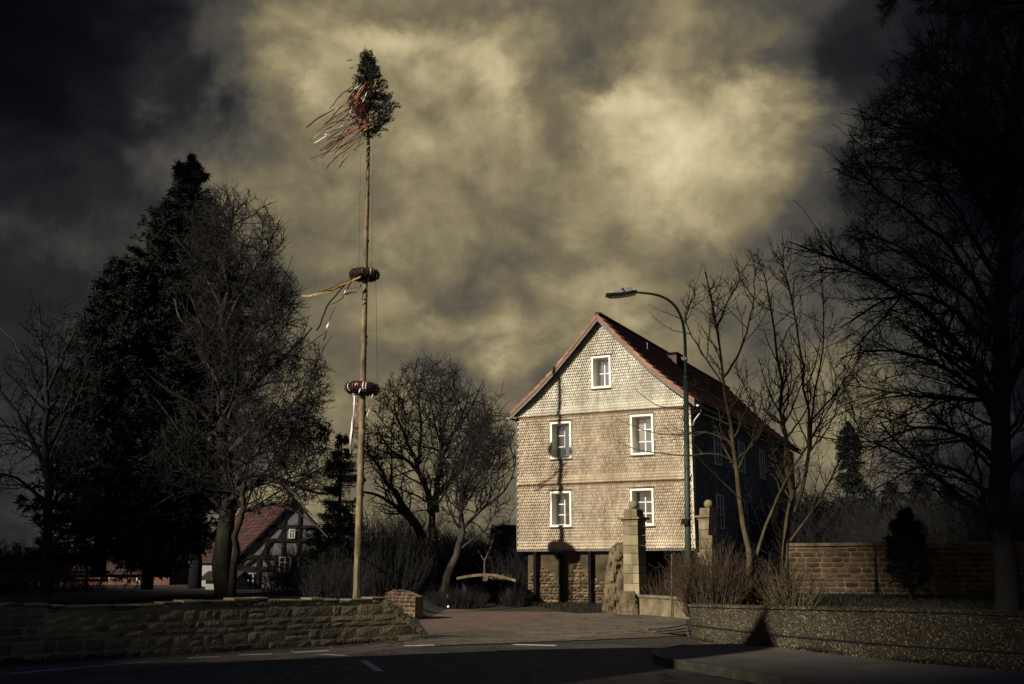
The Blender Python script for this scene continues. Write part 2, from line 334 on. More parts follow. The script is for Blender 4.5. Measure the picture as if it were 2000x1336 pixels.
def make_tree(name, label, cat, base, limbs, specs, env, seed, bark, twigmat=None, group=None, sides=6, leafspec=None, trunk_name='trunk', crown_name='crown'):
    rng = np.random.default_rng(seed)
    root = thing(name, label, cat, base, group)
    K0 = 14; L0 = []; r0 = []
    for pts, ra, rb in limbs:
        q = resample(pts, K0); L = np.linalg.norm(np.diff(q, axis=0), axis=1).sum()
        q[1:-1] += rng.normal(size=(K0-2, 3))*min(.006*L, ra*.28)*np.array([1, 1, .3]); L0.append(q); r0.append(np.linspace(0, 1, K0)**.8*(rb-ra)+ra)
    L0 = np.array(L0); r0 = np.array(r0); r0[1:] *= .72; r0[0] *= .85
    v, q = tubes(L0, r0, 9)
    npmesh(trunk_name, [(v, q)], bark, root, True)
    parts = []; pp, pr = L0, r0; allp = [(L0, r0)]; lastp = []
    for i, s in enumerate(specs):
        src = [allp[j] for j in s['src']] if 'src' in s else [(pp, pr)]
        res = [children(a, b, s, env, rng) for a, b in src]
        pp = np.concatenate([a for a, _ in res]); pr = np.concatenate([b for _, b in res])
        if len(pp): parts.append(tubes(pp, pr, s.get('sides', 3)))
        allp.append((pp, pr)); lastp.append(pp)
    if parts: npmesh(crown_name, parts, twigmat or bark, root, True)
    if leafspec:
        src = lastp[-1]; n, ln, wd, lm, prob = leafspec
        pts = src[rng.random(len(src)) < prob]; K = pts.shape[1]
        p = np.repeat(pts[:, :], 1, axis=0).reshape(-1, 3); p = np.repeat(p, n, axis=0)+rng.normal(size=(len(p)*n, 3))*.05
        d = unit(rng.normal(size=p.shape)); v, q = leaves(p, d, ln, wd, rng)
        npmesh('leaves', [(v, q)], lm, root, rnd=np.repeat(rng.random(len(p)), 4))
    return root
# ================================================================ camera
cam = bpy.data.cameras.new('camera'); co = bpy.data.objects.new('camera', cam); COL.objects.link(co)
cam.sensor_width = 36; cam.lens = F/2000*36; cam.clip_start = .1; cam.clip_end = 4000
co.location = (0, 0, CH); co.rotation_euler = (R(90)+TH, 0, 0); scene.camera = co
scene.view_settings.view_transform = 'Standard'; scene.view_settings.look = 'None'
scene.view_settings.exposure = 0.3; scene.view_settings.gamma = 1
# ================================================================ sun
sl = bpy.data.lights.new('sun', 'SUN'); sl.energy = 5.0; sl.angle = R(.5); sl.color = (1, .92, .78)
so = bpy.data.objects.new('sun', sl); COL.objects.link(so); so.location = (-20, -20, 40)
so.rotation_euler = Vector(SUN).to_track_quat('-Z', 'Y').to_euler()
# ================================================================ sky: storm clouds ahead, a clear gap behind the camera
def build_world():
    w = bpy.data.worlds.new('World'); scene.world = w; w.use_nodes = True
    nt = w.node_tree; N = nt.nodes.new; L = nt.links.new; nt.nodes.clear()
    def math_(op, a, b=None, c=None, clamp=False):
        n = N('ShaderNodeMath'); n.operation = op; n.use_clamp = clamp
        for i, x in enumerate((a, b, c)):
            if x is None: continue
            if isinstance(x, (int, float)): n.inputs[i].default_value = x
            else: L(x, n.inputs[i])
        return n.outputs[0]
    tc = N('ShaderNodeTexCoord'); vec = tc.outputs['Generated']
    def noise(scale, det, rough, dist=0, sz=1.0, off=0):
        mp = N('ShaderNodeMapping'); mp.inputs['Scale'].default_value = (1, 1, sz); mp.inputs['Location'].default_value = (off, off*.7, off*.3); L(vec, mp.inputs[0])
        n = N('ShaderNodeTexNoise'); n.inputs['Scale'].default_value = scale; n.inputs['Detail'].default_value = det
        n.inputs['Roughness'].default_value = rough; n.inputs['Distortion'].default_value = dist; L(mp.outputs[0], n.inputs['Vector']); return n
    w1 = noise(5.0, 8, .58, .5, 1.15); w2 = noise(17, 7, .6, .5, 1.1, 3); sp1 = N('ShaderNodeSeparateColor'); L(w1.outputs['Color'], sp1.inputs[0])
    sp2 = N('ShaderNodeSeparateColor'); L(w2.outputs['Color'], sp2.inputs[0])
    sx = N('ShaderNodeSeparateXYZ'); L(vec, sx.inputs[0])
    az = math_('ARCTAN2', sx.outputs[0], sx.outputs[1]); el = math_('ARCSINE', sx.outputs[2])
    def warp(a, c1, c2, k1, k2):
        a = math_('MULTIPLY_ADD', math_('SUBTRACT', c1, .5), k1, a); return math_('MULTIPLY_ADD', math_('SUBTRACT', c2, .5), k2, a)
    azw = warp(az, sp1.outputs[0], sp2.outputs[0], .20, .07); elw = warp(el, sp1.outputs[1], sp2.outputs[1], .16, .06)
    AR = R(34); s = math_('MULTIPLY_ADD', azw, 1/(2*AR), .5)
    def azel(px, py):
        d = ray(px, py); d = d/np.linalg.norm(d); return math.atan2(d[0], d[1]), math.asin(d[2])
    rows = [
     (-260, [(0,14),(400,44),(700,84),(1000,80),(1300,74),(1700,34),(2000,12)]),
     (0, [(0,7),(200,14),(380,42),(520,92),(600,104),(800,100),(1000,90),(1200,84),(1350,116),(1500,78),(1620,52),(1750,26),(1950,7)]),
     (110, [(0,7),(300,16),(440,62),(560,112),(640,136),(760,160),(880,142),(1000,134),(1100,106),(1200,78),(1330,132),(1450,92),(1560,66),(1700,32),(1950,7)]),
     (205, [(0,8),(250,16),(400,38),(510,88),(590,140),(660,122),(780,138),(900,112),(1010,150),(1120,106),(1250,160),(1400,160),(1500,152),(1600,118),(1700,44),(1850,14)]),
     (300, [(0,12),(250,20),(380,50),(480,82),(560,106),(700,114),(850,122),(1000,120),(1045,142),(1150,112),(1270,158),(1400,152),(1550,136),(1660,96),(1750,38),(1900,12)]),
     (420, [(0,30),(200,38),(350,64),(450,92),(560,114),(640,116),(760,98),(900,100),(1050,112),(1200,128),(1350,140),(1480,118),(1600,76),(1750,34),(1950,10)]),
     (520, [(0,52),(80,54),(200,46),(380,72),(500,92),(620,106),(760,110),(900,88),(1000,96),(1150,116),(1300,104),(1400,88),(1550,72),(1700,42),(1950,10)]),
     (590, [(0,38),(200,42),(450,76),(620,90),(760,84),(900,80),(1000,96),(1100,128),(1200,132),(1330,110),(1450,84),(1600,66),(1800,40),(1950,10)]),
     (655, [(0,36),(300,54),(600,88),(800,102),(900,118),(1000,112),(1100,114),(1300,96),(1500,82),(1650,72),(1800,50),(1950,12)]),
     (740, [(0,34),(300,50),(620,92),(800,78),(900,72),(1000,74),(1200,84),(1400,92),(1560,94),(1700,96),(1800,68),(1950,16)]),
     (850, [(0,46),(300,62),(620,94),(800,94),(960,108),(1200,98),(1500,100),(1650,112),(1750,96),(1850,52),(1980,16)]),
     (980, [(0,42),(300,70),(500,112),(700,98),(900,92),(1200,86),(1500,82),(1650,78),(1780,64),(1900,34),(1980,14)]),
     (1104, [(0,36),(400,80),(800,86),(1300,76),(1700,58),(1950,16)]),
    ]
    prev = None; pe = None
    for py, pts in rows:
        st = []
        for px, v in pts:
            a, e = azel(px, py); st.append((min(max(a/(2*AR)+.5, 0), 1), (v/255, v/255, v/255, 1)))
        rp = ramp(nt, sorted(st, key=lambda q: q[0]), 'EASE'); L(s, rp.inputs[0])
        e = azel(1000, py)[1]
        if prev is None: prev = rp.outputs[0]
        else:
            mr = N('ShaderNodeMapRange'); mr.interpolation_type = 'SMOOTHSTEP'; L(elw, mr.inputs[0])
            mr.inputs[1].default_value = e; mr.inputs[2].default_value = pe
            mx = N('ShaderNodeMix'); mx.data_type = 'RGBA'; L(mr.outputs[0], mx.inputs[0]); L(rp.outputs[0], mx.inputs[6]); L(prev, mx.inputs[7]); prev = mx.outputs[2]
        pe = e
    bw = N('ShaderNodeRGBToBW'); L(prev, bw.inputs[0])
    d1 = noise(5.2, 10, .62, .9, 1.25, 7); d2 = noise(13, 10, .62, .7, 1.2, 11)
    k = math_('MULTIPLY_ADD', math_('SUBTRACT', d1.outputs['Fac'], .5), .8, 1.1)
    k = math_('MULTIPLY_ADD', math_('SUBTRACT', d2.outputs['Fac'], .5), .6, k)
    n3 = noise(6.5, 9, .5, .25, 1.3, 17); bl_ = math_('ABSOLUTE', math_('SUBTRACT', n3.outputs['Fac'], .5)); k = math_('MULTIPLY', k, math_('MULTIPLY_ADD', bl_, 1.5, .86))
    val = math_('MULTIPLY', bw.outputs[0], k)
    cr = ramp(nt, [(0, S(1, 1, 3)), (.06, S(11, 12, 18)), (.16, S(37, 37, 39)), (.29, S(77, 74, 67)), (.40, S(113, 104, 81)), (.50, S(145, 133, 102)), (.62, S(182, 167, 130)), (.8, S(224, 208, 168))])
    L(val, cr.inputs[0])
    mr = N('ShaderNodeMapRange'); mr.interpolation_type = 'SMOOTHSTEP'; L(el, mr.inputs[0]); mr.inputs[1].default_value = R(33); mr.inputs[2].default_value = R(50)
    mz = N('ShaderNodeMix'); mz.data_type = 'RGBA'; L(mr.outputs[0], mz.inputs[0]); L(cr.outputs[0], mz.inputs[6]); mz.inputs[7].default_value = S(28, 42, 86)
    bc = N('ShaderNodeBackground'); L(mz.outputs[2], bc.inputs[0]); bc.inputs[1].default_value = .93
    sky = N('ShaderNodeTexSky'); sky.sky_type = 'NISHITA'; sky.sun_disc = False
    sky.sun_elevation = SEL; sky.sun_rotation = SAZ+math.pi
    bs = N('ShaderNodeBackground'); L(sky.outputs[0], bs.inputs[0]); bs.inputs[1].default_value = .05
    mr = N('ShaderNodeMapRange'); mr.interpolation_type = 'SMOOTHSTEP'; L(sx.outputs[1], mr.inputs[0])
    mr.inputs[1].default_value = -.15; mr.inputs[2].default_value = -.75; mr.inputs[3].default_value = 0; mr.inputs[4].default_value = .45
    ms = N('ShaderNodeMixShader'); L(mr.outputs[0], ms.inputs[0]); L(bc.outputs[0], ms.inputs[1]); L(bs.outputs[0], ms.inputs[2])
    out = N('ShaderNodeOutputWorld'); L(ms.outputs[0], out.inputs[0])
    w.cycles.sampling_method = 'MANUAL'; w.cycles.sample_map_resolution = 256
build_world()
# ================================================================ ground
def hgt(x, y):
    """ground height: raised lawn on the left behind its wall, raised garden on the right, flat road between"""
    def ss(a, b, v): t = min(max((v-a)/(b-a), 0), 1); return t*t*(3-2*t)
    z = 0.0
    if y > 18: z = max(z, .35*ss(-2.9, -4.1, x-(y-24)*.035)*ss(0, 1, (y-wall_y(x)-.25)/.5))
    z = max(z, .62*ss(0, .5, garden(x, y)))
    if y > 60: z -= .0
    z += .12*ss(37.5, 40.5, y)*ss(-3, 1, x)*(1-ss(0, 1, garden(x, y)))
    return z
LW = [np.array([-1.95-.788*s_+.006*s_*s_, 24.3-.616*s_-.004*s_*s_, 0]) for s_ in (22, 16, 12, 9, 6.5, 4.3, 2, 0)]   # foot of the left wall
def wall_y(x):
    xs = [p[0] for p in LW]; ys = [p[1] for p in LW]; return float(np.interp(x, xs, ys))
RW = [np.array([4.06, 24.3, 0]), np.array([4.95, 20.6, 0]), np.array([6.2, 17.6, 0]), np.array([7.6, 15.6, 0]), np.array([10.2, 12.4, 0])]
def garden(x, y):
    ys = [p[1] for p in RW][::-1]; xs = [p[0] for p in RW][::-1]
    if y > 24.3: return (x-4.3-(y-24.3)*.19)*2
    return (x-float(np.interp(y, ys, xs))-.2)*2
mb = MB()
xs = sorted(set(list(np.arange(-60, -8, 2.0))+list(np.arange(-8, 14, .35))+list(np.arange(14, 70, 2.5))+[-900, -300, -120, 120, 300, 900]))
ys = sorted(set(list(np.arange(-40, 11, 3.0))+list(np.arange(11, 46, .35))+list(np.arange(46, 110, 3.0))+[150, 300, 900, 1800, -120]))
rg = random.Random(3); nx = len(xs)
mb.add([(x, y, hgt(x, y)-.012+(rg.uniform(-.02, .02) if hgt(x, y) > .3 else 0)-(0 if y < 60 else 0)) for y in ys for x in xs],
       [(j*nx+i, j*nx+i+1, (j+1)*nx+i+1, (j+1)*nx+i) for j in range(len(ys)-1) for i in range(nx-1)])
structure(mb.build('ground', M['soil'], smooth=True))
def sheet(name, pts, z, material):
    b = MB(); b.add([(p[0], p[1], z) for p in pts], [tuple(range(len(pts)))]); return structure(b.build(name, material))
# road: a band curving along the foot of the left wall
edge = [PG(-900, 1400), PG(-300, 1345), PG(0, 1318), PG(290, 1293), PG(400, 1284), PG(500, 1279), PG(606, 1273), PG(818, 1264), PG(1045, 1259), PG(1200, 1259), np.array([3.6, 21.0, 0]), np.array([4.4, 20.2, 0]), np.array([5.6, 17.2, 0]), np.array([6.9, 15.0, 0]), np.array([9.2, 12.0, 0]), np.array([14, 6, 0]), np.array([30, -12, 0])]
bm_ = MB(); n = len(edge)
inner = [np.array([p[0]-1.5, p[1]-14, 0]) for p in edge]
bm_.add([(p[0], p[1], .004) for p in edge]+[(p[0], p[1], .004) for p in inner], [(i, n+i, n+i+1, i+1) for i in range(n-1)])
structure(bm_.build('road', M['asphalt']))
# pavement strip between wall and road, with flush kerb line, then forecourt
kl = [PG(-700, 1362), PG(-300, 1330), PG(0, 1306), PG(320, 1285), PG(560, 1272), PG(700, 1262), PG(800, 1251), PG(915, 1245), PG(977, 1243.5), PG(1100, 1239), PG(1243, 1234), PG(1330, 1229)]
b = MB(); e2 = edge[:10]
def strip(name, a, c, z, material):
    m = MB(); ta = np.linspace(0, 1, 40)
    def rs(pl):
        pl = np.array(pl); s_ = np.r_[0, np.cumsum(np.linalg.norm(np.diff(pl, axis=0), axis=1))]; return np.stack([np.interp(ta*s_[-1], s_, pl[:, i]) for i in range(2)], 1)
    A_, C_ = rs(a), rs(c); k = len(ta)
    m.add([(p[0], p[1], z) for p in A_]+[(p[0], p[1], z) for p in C_], [(i, i+1, k+i+1, k+i) for i in range(k-1)]); return structure(m.build(name, material))
off = [p+np.array([.25, -3.0, 0]) for p in kl[:10]]
strip('gutter_strip', [p-np.array([0, 2.2, 0]) for p in kl]+[np.array([4.3, 19.2, 0])], kl+[np.array([4.0, 24.0, 0])], .0075, M['asphalt_light'])
fore = [PG(838, 1241), PG(915, 1243), PG(1100, 1238.5), PG(1330, 1228), np.array([4.05, 24.3, 0]), PG(1338, 1205), PG(1250, 1196), PG(1210, 1196), PG(1130, 1199), PG(1060, 1192), PG(980, 1187), PG(800, 1187), PG(815, 1210)]
sheet('forecourt', fore, .008, M['asphalt_light'])
red = [PG(842, 1239), PG(905, 1234), PG(1000, 1222), PG(1060, 1209), PG(1095, 1199.5), PG(1050, 1192), PG(980, 1188), PG(806, 1188.5), PG(818, 1210)]
sheet('brick_paving', red, .012, M['brickpave'])
# kerb stones (flush, one per metre, narrow joints)
kb = MB(); kk = np.array(kl); s_ = np.r_[0, np.cumsum(np.linalg.norm(np.diff(kk, axis=0), axis=1))]; t = s_[1]*.2
while t < s_[-1]-.9:
    q0 = np.array([np.interp(t+.02, s_, kk[:, i]) for i in range(3)]); q1 = np.array([np.interp(t+.93, s_, kk[:, i]) for i in range(3)])
    d_ = (q1-q0)/2; d_[2] = 0; p_ = np.array([-d_[1], d_[0], 0]); p_ = p_/np.linalg.norm(p_)*.065
    kb.box((q0+q1)/2+[0, 0, -.02], d_, p_, (0, 0, .045)); t += .95
structure(kb.build('kerb', M['kerb'], bevel=.01))
# dropped kerb arcs at the driveway mouth by the pebble-dash wall
kb = MB()
for j, (a, c, d) in enumerate([((1262, 1231), (1300, 1229), (1337, 1221)), ((1278, 1235), (1310, 1233), (1337, 1228)), ((1270, 1238), (1315, 1237), (1345, 1233))]):
    pts = resample([PG(*a), PG(*c), PG(*d)], 8)
    for i in range(7):
        m_ = (pts[i]+pts[i+1])/2; d_ = (pts[i+1]-pts[i])*.47; d_[2] = 0; p_ = np.array([-d_[1], d_[0], 0]); p_ = p_/np.linalg.norm(p_)*.06
        kb.box(m_+[0, 0, .0], d_, p_, (0, 0, .035))
structure(kb.build('driveway_kerb', M['kerb']))
# road markings
def dash(a, c, wdt):
    a, c = PG(*a), PG(*c); d_ = (c-a)/2; p_ = np.array([-d_[1], d_[0], 0]); p_ = p_/np.linalg.norm(p_)*wdt/2
    m_ = (a+c)/2; return [m_-d_-p_, m_+d_-p_, m_+d_+p_, m_-d_+p_]
mk = MB()
for a, c, wd in [((-260, 1341), (-20, 1320), .13), ((20, 1317), (288, 1294), .11), ((365, 1286.5), (430, 1283.5), .16), ((466, 1280.5), (530, 1278.5), .2), ((572, 1275.5), (642, 1272), .2),
                 ((790, 1262.5), (848, 1261), .26), ((1003, 1260), (1086, 1262), .28)]:
    q = dash(a, c, wd); mk.add([(p[0], p[1], .0125) for p in q], [(0, 1, 2, 3)])
mk.add([tuple(PG(*p)[:2])+(.0085,) for p in ((702, 1291), (716, 1290.5), (750, 1312), (733, 1312))], [(3, 2, 1, 0)])
mk.add([tuple(PG(*p)[:2])+(.0085,) for p in ((622, 1279.2), (640, 1278.4), (682, 1281), (668, 1281.6))], [(3, 2, 1, 0)])
structure(mk.build('road_marking', M['paint']))
# raised pavement on the right, inside the pebble-dash wall's foot
kz = .13
foot = [np.array([5.0, 20.2, 0]), np.array([6.15, 17.5, 0]), np.array([7.5, 15.5, 0]), np.array([10.1, 12.2, 0]), np.array([15, 6, 0])]
out_ = [PG(1276, 1284), PG(1290, 1300), PG(1420, 1322), PG(1560, 1350), np.array([5.6, 9.0, 0])]
pv = MB(); poly = [foot[0]+np.array([-.35, .25, 0])]+foot+[np.array([9.0, 4.0, 0])]+out_[::-1][:0]
top = [PG(1430, 1270)]+foot+[np.array([10, 3, 0])]+[out_[4], out_[3], out_[2], out_[1], out_[0], PG(1340, 1273)]
nn = len(top)
pv.add([(p[0], p[1], kz) for p in top]+[(p[0], p[1], -.02) for p in top], [tuple(range(nn))[::-1]]+[(i, (i+1) % nn, nn+(i+1) % nn, nn+i) for i in range(nn)])
pvo = pv.build('pavement', M['pavement']); structure(pvo)
kb = MB(); oo = [PG(1340, 1273, 0), out_[0], out_[1], out_[2], out_[3], out_[4]]; pl = resample(oo, 26)
for i in range(25):
    m_ = (pl[i]+pl[i+1])/2; d_ = (pl[i+1]-pl[i])*.485; d_[2] = 0; p_ = np.array([-d_[1], d_[0], 0]); p_ = p_/np.linalg.norm(p_)*.07
    kb.box(m_+[0, 0, .055], d_, p_, (0, 0, .085+.002*(i % 2)))
structure(kb.build('pavement_kerb', M['kerb'], bevel=.015))
# ================================================================ stone walls made of single blocks
def block(mb, o, ex, ez, en, w, h, rng, rnd_, bulge=.03, jit=.012):
    """rounded rough block face: o lower-left corner, ex/ez/en unit axes"""
    n = 4; vs = []
    for j in range(n):
        for i in range(n):
            u = i/(n-1); v = j/(n-1); e = min(u, 1-u, v, 1-v); b = 0 if e == 0 else bulge
            cu = (u-.5)*(1-(.06 if (u in (0, 1) and v in (0, 1)) else 0))+.5; cv = (v-.5)*(1-(.12 if (u in (0, 1) and v in (0, 1)) else 0))+.5
            vs.append(o+ex*(cu*w+rng.uniform(-jit, jit))+ez*(cv*h+rng.uniform(-jit, jit))+en*(b*rng.uniform(.35, 1.3)+.004))
    mb.add(vs, [(j*n+i, j*n+i+1, (j+1)*n+i+1, (j+1)*n+i) for j in range(n-1) for i in range(n-1)], rnd_)
def course_wall(mb, path, zt, zb, rng, ch=(.14, .2), cw=(.22, .5), gap=.025, side=1, bulge=.03):
    """path: list of xy points; zt(s), zb(s) functions of arc length; blocks face the -normal side"""
    pl = np.array([p[:2] for p in path]); s = np.r_[0, np.cumsum(np.linalg.norm(np.diff(pl, axis=0), axis=1))]; tot = s[-1]
    at = lambda t: np.array([np.interp(t, s, pl[:, 0]), np.interp(t, s, pl[:, 1])])
    z = 0
    zmax = max(zt(t) for t in np.linspace(0, tot, 20)); zmin = min(zb(t) for t in np.linspace(0, tot, 20)); z = zmin
    while z < zmax-.03:
        h = rng.uniform(*ch); t = -rng.uniform(0, cw[0])
        while t < tot:
            w = rng.uniform(*cw); a, b = max(t+gap/2, 0), min(t+w-gap/2, tot); t += w
            if b-a < .07: continue
            m = (a+b)/2; top = min(z+h-gap, zt(m)-.01+rng.uniform(-.015, .02)); bot = max(z, zb(m))
            if top-bot < .05: continue
            A, B = at(a), at(b); ex = np.array([*(B-A), 0]); w_ = np.linalg.norm(ex); ex /= w_; en = np.array([ex[1], -ex[0], 0])*side
            hh = top-bot
            if hh > .15 and rng.random() < .12:
                block(mb, np.array([*A, bot]), ex, np.array([0, 0, 1.]), en, w_, hh*.45, rng, rng.random(), bulge); block(mb, np.array([*A, bot+hh*.53]), ex, np.array([0, 0, 1.]), en, w_, hh*.45, rng, rng.random(), bulge)
            else: block(mb, np.array([*A, bot]), ex, np.array([0, 0, 1.]), en, w_, hh, rng, rng.random(), bulge)
        z += h
def core_wall(mb, path, zt, zb, thick, side=1, n=30):
    pl = np.array([p[:2] for p in path]); s = np.r_[0, np.cumsum(np.linalg.norm(np.diff(pl, axis=0), axis=1))]
    ts = np.linspace(0, s[-1], n); q = np.stack([np.interp(ts, s, pl[:, 0]), np.interp(ts, s, pl[:, 1])], 1); t = np.gradient(q, axis=0); t /= np.linalg.norm(t, axis=1)[:, None]
    nb = np.stack([-t[:, 1], t[:, 0]], 1)*side*thick; vs = []
    for i in range(n): vs += [(*q[i], zb(ts[i])), (*q[i], zt(ts[i])), (*(q[i]+nb[i]), zt(ts[i])), (*(q[i]+nb[i]), zb(ts[i]))]
    fs = [(i*4+k, (i+1)*4+k, (i+1)*4+(k+1) % 4, i*4+(k+1) % 4) for i in range(n-1) for k in range(4)]+[(0, 1, 2, 3), ((n-1)*4+3, (n-1)*4+2, (n-1)*4+1, (n-1)*4)]
    mb.add(vs, fs)
# left retaining wall, ends in a sloped buttress towards the forecourt
rng = random.Random(11)
path = LW[1:]; pl = np.array([p[:2] for p in path]); sL = np.r_[0, np.cumsum(np.linalg.norm(np.diff(pl, axis=0), axis=1))]; tot = sL[-1]
sE = tot-1.15
zt = lambda t: .93+.03*math.sin(t*1.3)+.015*math.sin(t*4.1) if t < sE else max(.93-(t-sE)/1.15*.82, .08)
zb = lambda t: -.03
lw = thing('stone_wall', 'low coursed yellow stone wall beside the road at left, with a sloping end', 'stone wall', (pl[3][0], pl[3][1], 0))
m = MB(); core_wall(m, path, lambda t: zt(t)-.03, lambda t: -.05, .45, n=70); m.build('mortar_core', M['wall_mortar'], lw)
m = MB(); course_wall(m, path, zt, zb, rng, ch=(.11, .23), cw=(.16, .6), gap=.026, bulge=.009); m.build('stone_courses', M['wall_stone'], lw)
m = MB(); t = .1
while t < sE-.1:   # irregular cap stones
    w = rng.uniform(.25, .55); a = np.array([np.interp(t, sL, pl[:, 0]), np.interp(t, sL, pl[:, 1])]); b_ = np.array([np.interp(t+w*.95, sL, pl[:, 0]), np.interp(t+w*.95, sL, pl[:, 1])])
    d_ = np.array([*(b_-a), 0])/2; n_ = np.array([-d_[1], d_[0], 0]); n_ /= np.linalg.norm(n_); zc = zt(t)+rng.uniform(-.01, .02)
    m.box(np.array([*((a+b_)/2), zc])+n_*.21, d_, n_*.235, np.array([0, 0, .018+rng.uniform(0, .012)])+n_*rng.uniform(-.005, .005), rng.random()); t += w
m.build('cap_stones', M['wall_stone'], lw, bevel=.012)
m = MB()   # sloping buttress stones
for i in range(8):
    t = sE+i*1.15/8; a = np.array([np.interp(t+.07, sL, pl[:, 0]), np.interp(t+.07, sL, pl[:, 1]), zt(t+.07)-.03]); sl_ = -.82/1.15*(1+rng.uniform(-.3, .3)); ex = unit(np.array([.79, .6, sl_])); ey = unit(np.array([-.6+rng.uniform(-.15, .15), .79, 0])); ez = unit(np.cross(ex, ey))
    m.box(a+ey*.1, ex*.095, ey*.12, ez*rng.uniform(.05, .08), rng.random()); m.box(a+ey*.34, ex*.09, ey*.11, ez*rng.uniform(.05, .08), rng.random())
m.build('end_stones', M['wall_stone'], lw, bevel=.02)
# pebble-dash wall on the right
pw = thing('pebble_wall', 'long pebble-dashed garden wall with a thin coping at the right of the road', 'garden wall', (4.95, 20.6, 0))
ztop = lambda t: .78+.19*min(t/7.5, 1)
m = MB(); core_wall(m, RW, lambda t: ztop(t)-.06, lambda t: -.05, .22, 1, 40); 
pwo = m.build('wall_panel', M['pebble'], pw)
m = MB(); core_wall(m, [p+np.array([-.035, -.012, 0]) for p in RW], lambda t: ztop(t), lambda t: ztop(t)-.055, .30, 1, 40); m.build('coping', M['pebble'], pw)
m = MB(); RWs = [p+np.array([-.012, -.006, 0]) for p in RW]; core_wall(m, RWs, lambda t: .33+.05*t/7, lambda t: .30+.05*t/7, .05, 1, 40); m.build('joint', M['black'], pw)
# ================================================================ shingled house
A0 = np.array([.254, 43.0, 0]); U = np.array([.8955, -.4450, 0]); D = np.array([.4450, .8955, 0]); W = 7.42; UZ = np.array([0, 0, 1.])
def H(u, d, z): return A0+U*u+D*d+UZ*z
def Gp(px, py, off=0):
    d = ray(px, py); o = np.array([0, 0, CH]); t = ((A0+D*off-o)@D)/(d@D); q = o+d*t-A0; return q@U, q[2]
ZB, Z1, Z2, ZA, UC, LEN = 2.27, 4.85, 7.66, 11.62, 3.78, 19.5
prof = [(0, 0), (1.0, -1.08), (2.05, -2.17), (2.8, -2.85), (3.55, -3.46), (3.95, -3.80)]
def roofz(u):
    return ZA+float(np.interp(abs(u-UC), [a for a, _ in prof], [b for _, b in prof]))
house = thing('shingled_house', 'tall narrow house clad in pale shingles, red tiled roof, standing over a rubble base', 'house', H(0, 0, 0))
WIN = [(3.37, 4.22, 8.65, 9.99, 2, 2), (1.51, 2.45, 5.88, 7.40, 2, 3), (4.99, 5.95, 5.88, 7.48, 2, 3), (1.48, 2.42, 3.15, 4.57, 2, 3), (4.92, 5.88, 3.13, 4.57, 2, 3)]
def in_win(u, z, m=.0): return any(a-m < u < b+m and c-m < z < d+m for a, b, c, d, _, _ in WIN)
# gable wall core with real window openings: cells of a cut-up grid
us = sorted({0, W}|{x for w in WIN for x in w[:2]}); m = MB()
zs = sorted({ZB, 7.55}|{x for w in WIN for x in w[2:4] if x < 7.55})
us2 = sorted({0, W, UC}|{x for w in WIN for x in w[:2]}|{UC-a for a, _ in prof}|{UC+a for a, _ in prof}); us2 = [x for x in us2 if 0 <= x <= W]
for i in range(len(us2)-1):
    a, b = us2[i], us2[i+1]; um = (a+b)/2
    zz = sorted({ZB}|{x for w in WIN for x in w[2:4]}); zz = [z for z in zz if z < min(roofz(a), roofz(b))-.1]
    for j in range(len(zz)):
        z0 = zz[j]; last = j == len(zz)-1
        z1a, z1b = (roofz(a)-.05, roofz(b)-.05) if last else (zz[j+1],)*2
        if in_win(um, (z0+min(z1a, z1b))/2 if not last else z0+.05): continue
        q = [H(a, 0, z0), H(b, 0, z0), H(b, .3, z0), H(a, .3, z0), H(a, 0, z1a), H(b, 0, z1b), H(b, .3, z1b), H(a, .3, z1a)]
        m.hexa(q)
m.build('gable_wall', M['twig_dark'], house)  # near-black core: shadow in the gaps between shingles is put into its colour
# shingles
def shingles(name, z0, z1, material, seed, flare=.16, sw=.088, sh=.118):
    r = random.Random(seed); m = MB(); z = z0; row = 0
    while z < z1:
        fl = .055*max(0, 1-(z-z0)/.5)**2 if z0 > 3 else .015*max(0, 1-(z-z0)/.5)
        n = int(W/sw)+2
        for i in range(-1, n):
            uc = (i+.5*(row % 2)+.5)*sw+r.uniform(-.006, .006)
            if uc < .02 or uc > W-.02: continue
            if in_win(uc, z+.05, -.01): continue
            if z+sh*.6 > roofz(uc)-.06: continue
            hw = sw*.425; zz = z+r.uniform(-.009, .009); top = min(z+sh*1.3, roofz(uc)-.03); pr = .05+r.uniform(-.006, .01)+fl
            tu = r.uniform(-.005, .005)
            xs_ = [-1, -.5, 0, .5, 1]; dz_ = [.075, .032, 0, .032, .075]; dp_ = [.0, .026, .036, .028, .002]
            v = [H(uc+hw*x, -.004-fl-1.0*pr-dd*1.3+tu*x, zz+dz) for x, dz, dd in zip(xs_, dz_, dp_)]+[H(uc+hw*x, -.002-fl*.9-.5*dd, top) for x, dd in zip(xs_, dp_)]+[H(uc+hw*x, .0-fl*.5, zz+dz) for x, dz in zip(xs_, dz_)]
            wgt = .55+(r.random()-.5)*.5+(.35 if r.random() < .05 else 0); wgt = wgt if z-z0 > .35 else .75+.25*wgt
            m.add(v, [(i, i+1, 6+i, 5+i) for i in range(4)]+[(10+i, 11+i, i+1, i) for i in range(4)], wgt)
        z += sh; row += 1
    return m.build(name, material, house)
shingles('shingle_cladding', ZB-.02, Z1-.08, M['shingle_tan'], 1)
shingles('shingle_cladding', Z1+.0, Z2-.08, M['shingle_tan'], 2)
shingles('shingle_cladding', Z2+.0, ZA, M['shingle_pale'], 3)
for z in (Z1, Z2):
    m = MB(); m.box(H(W/2, -.04, z-.045), U*(W/2+.02), D*.035, UZ*.018); m.build('belt_board', M['belt'], house)
m = MB(); m.box(H(W/2, -.02, ZB-.05), U*(W/2+.02), D*.045, UZ*.03); m.build('base_trim', M['soffit'], house)
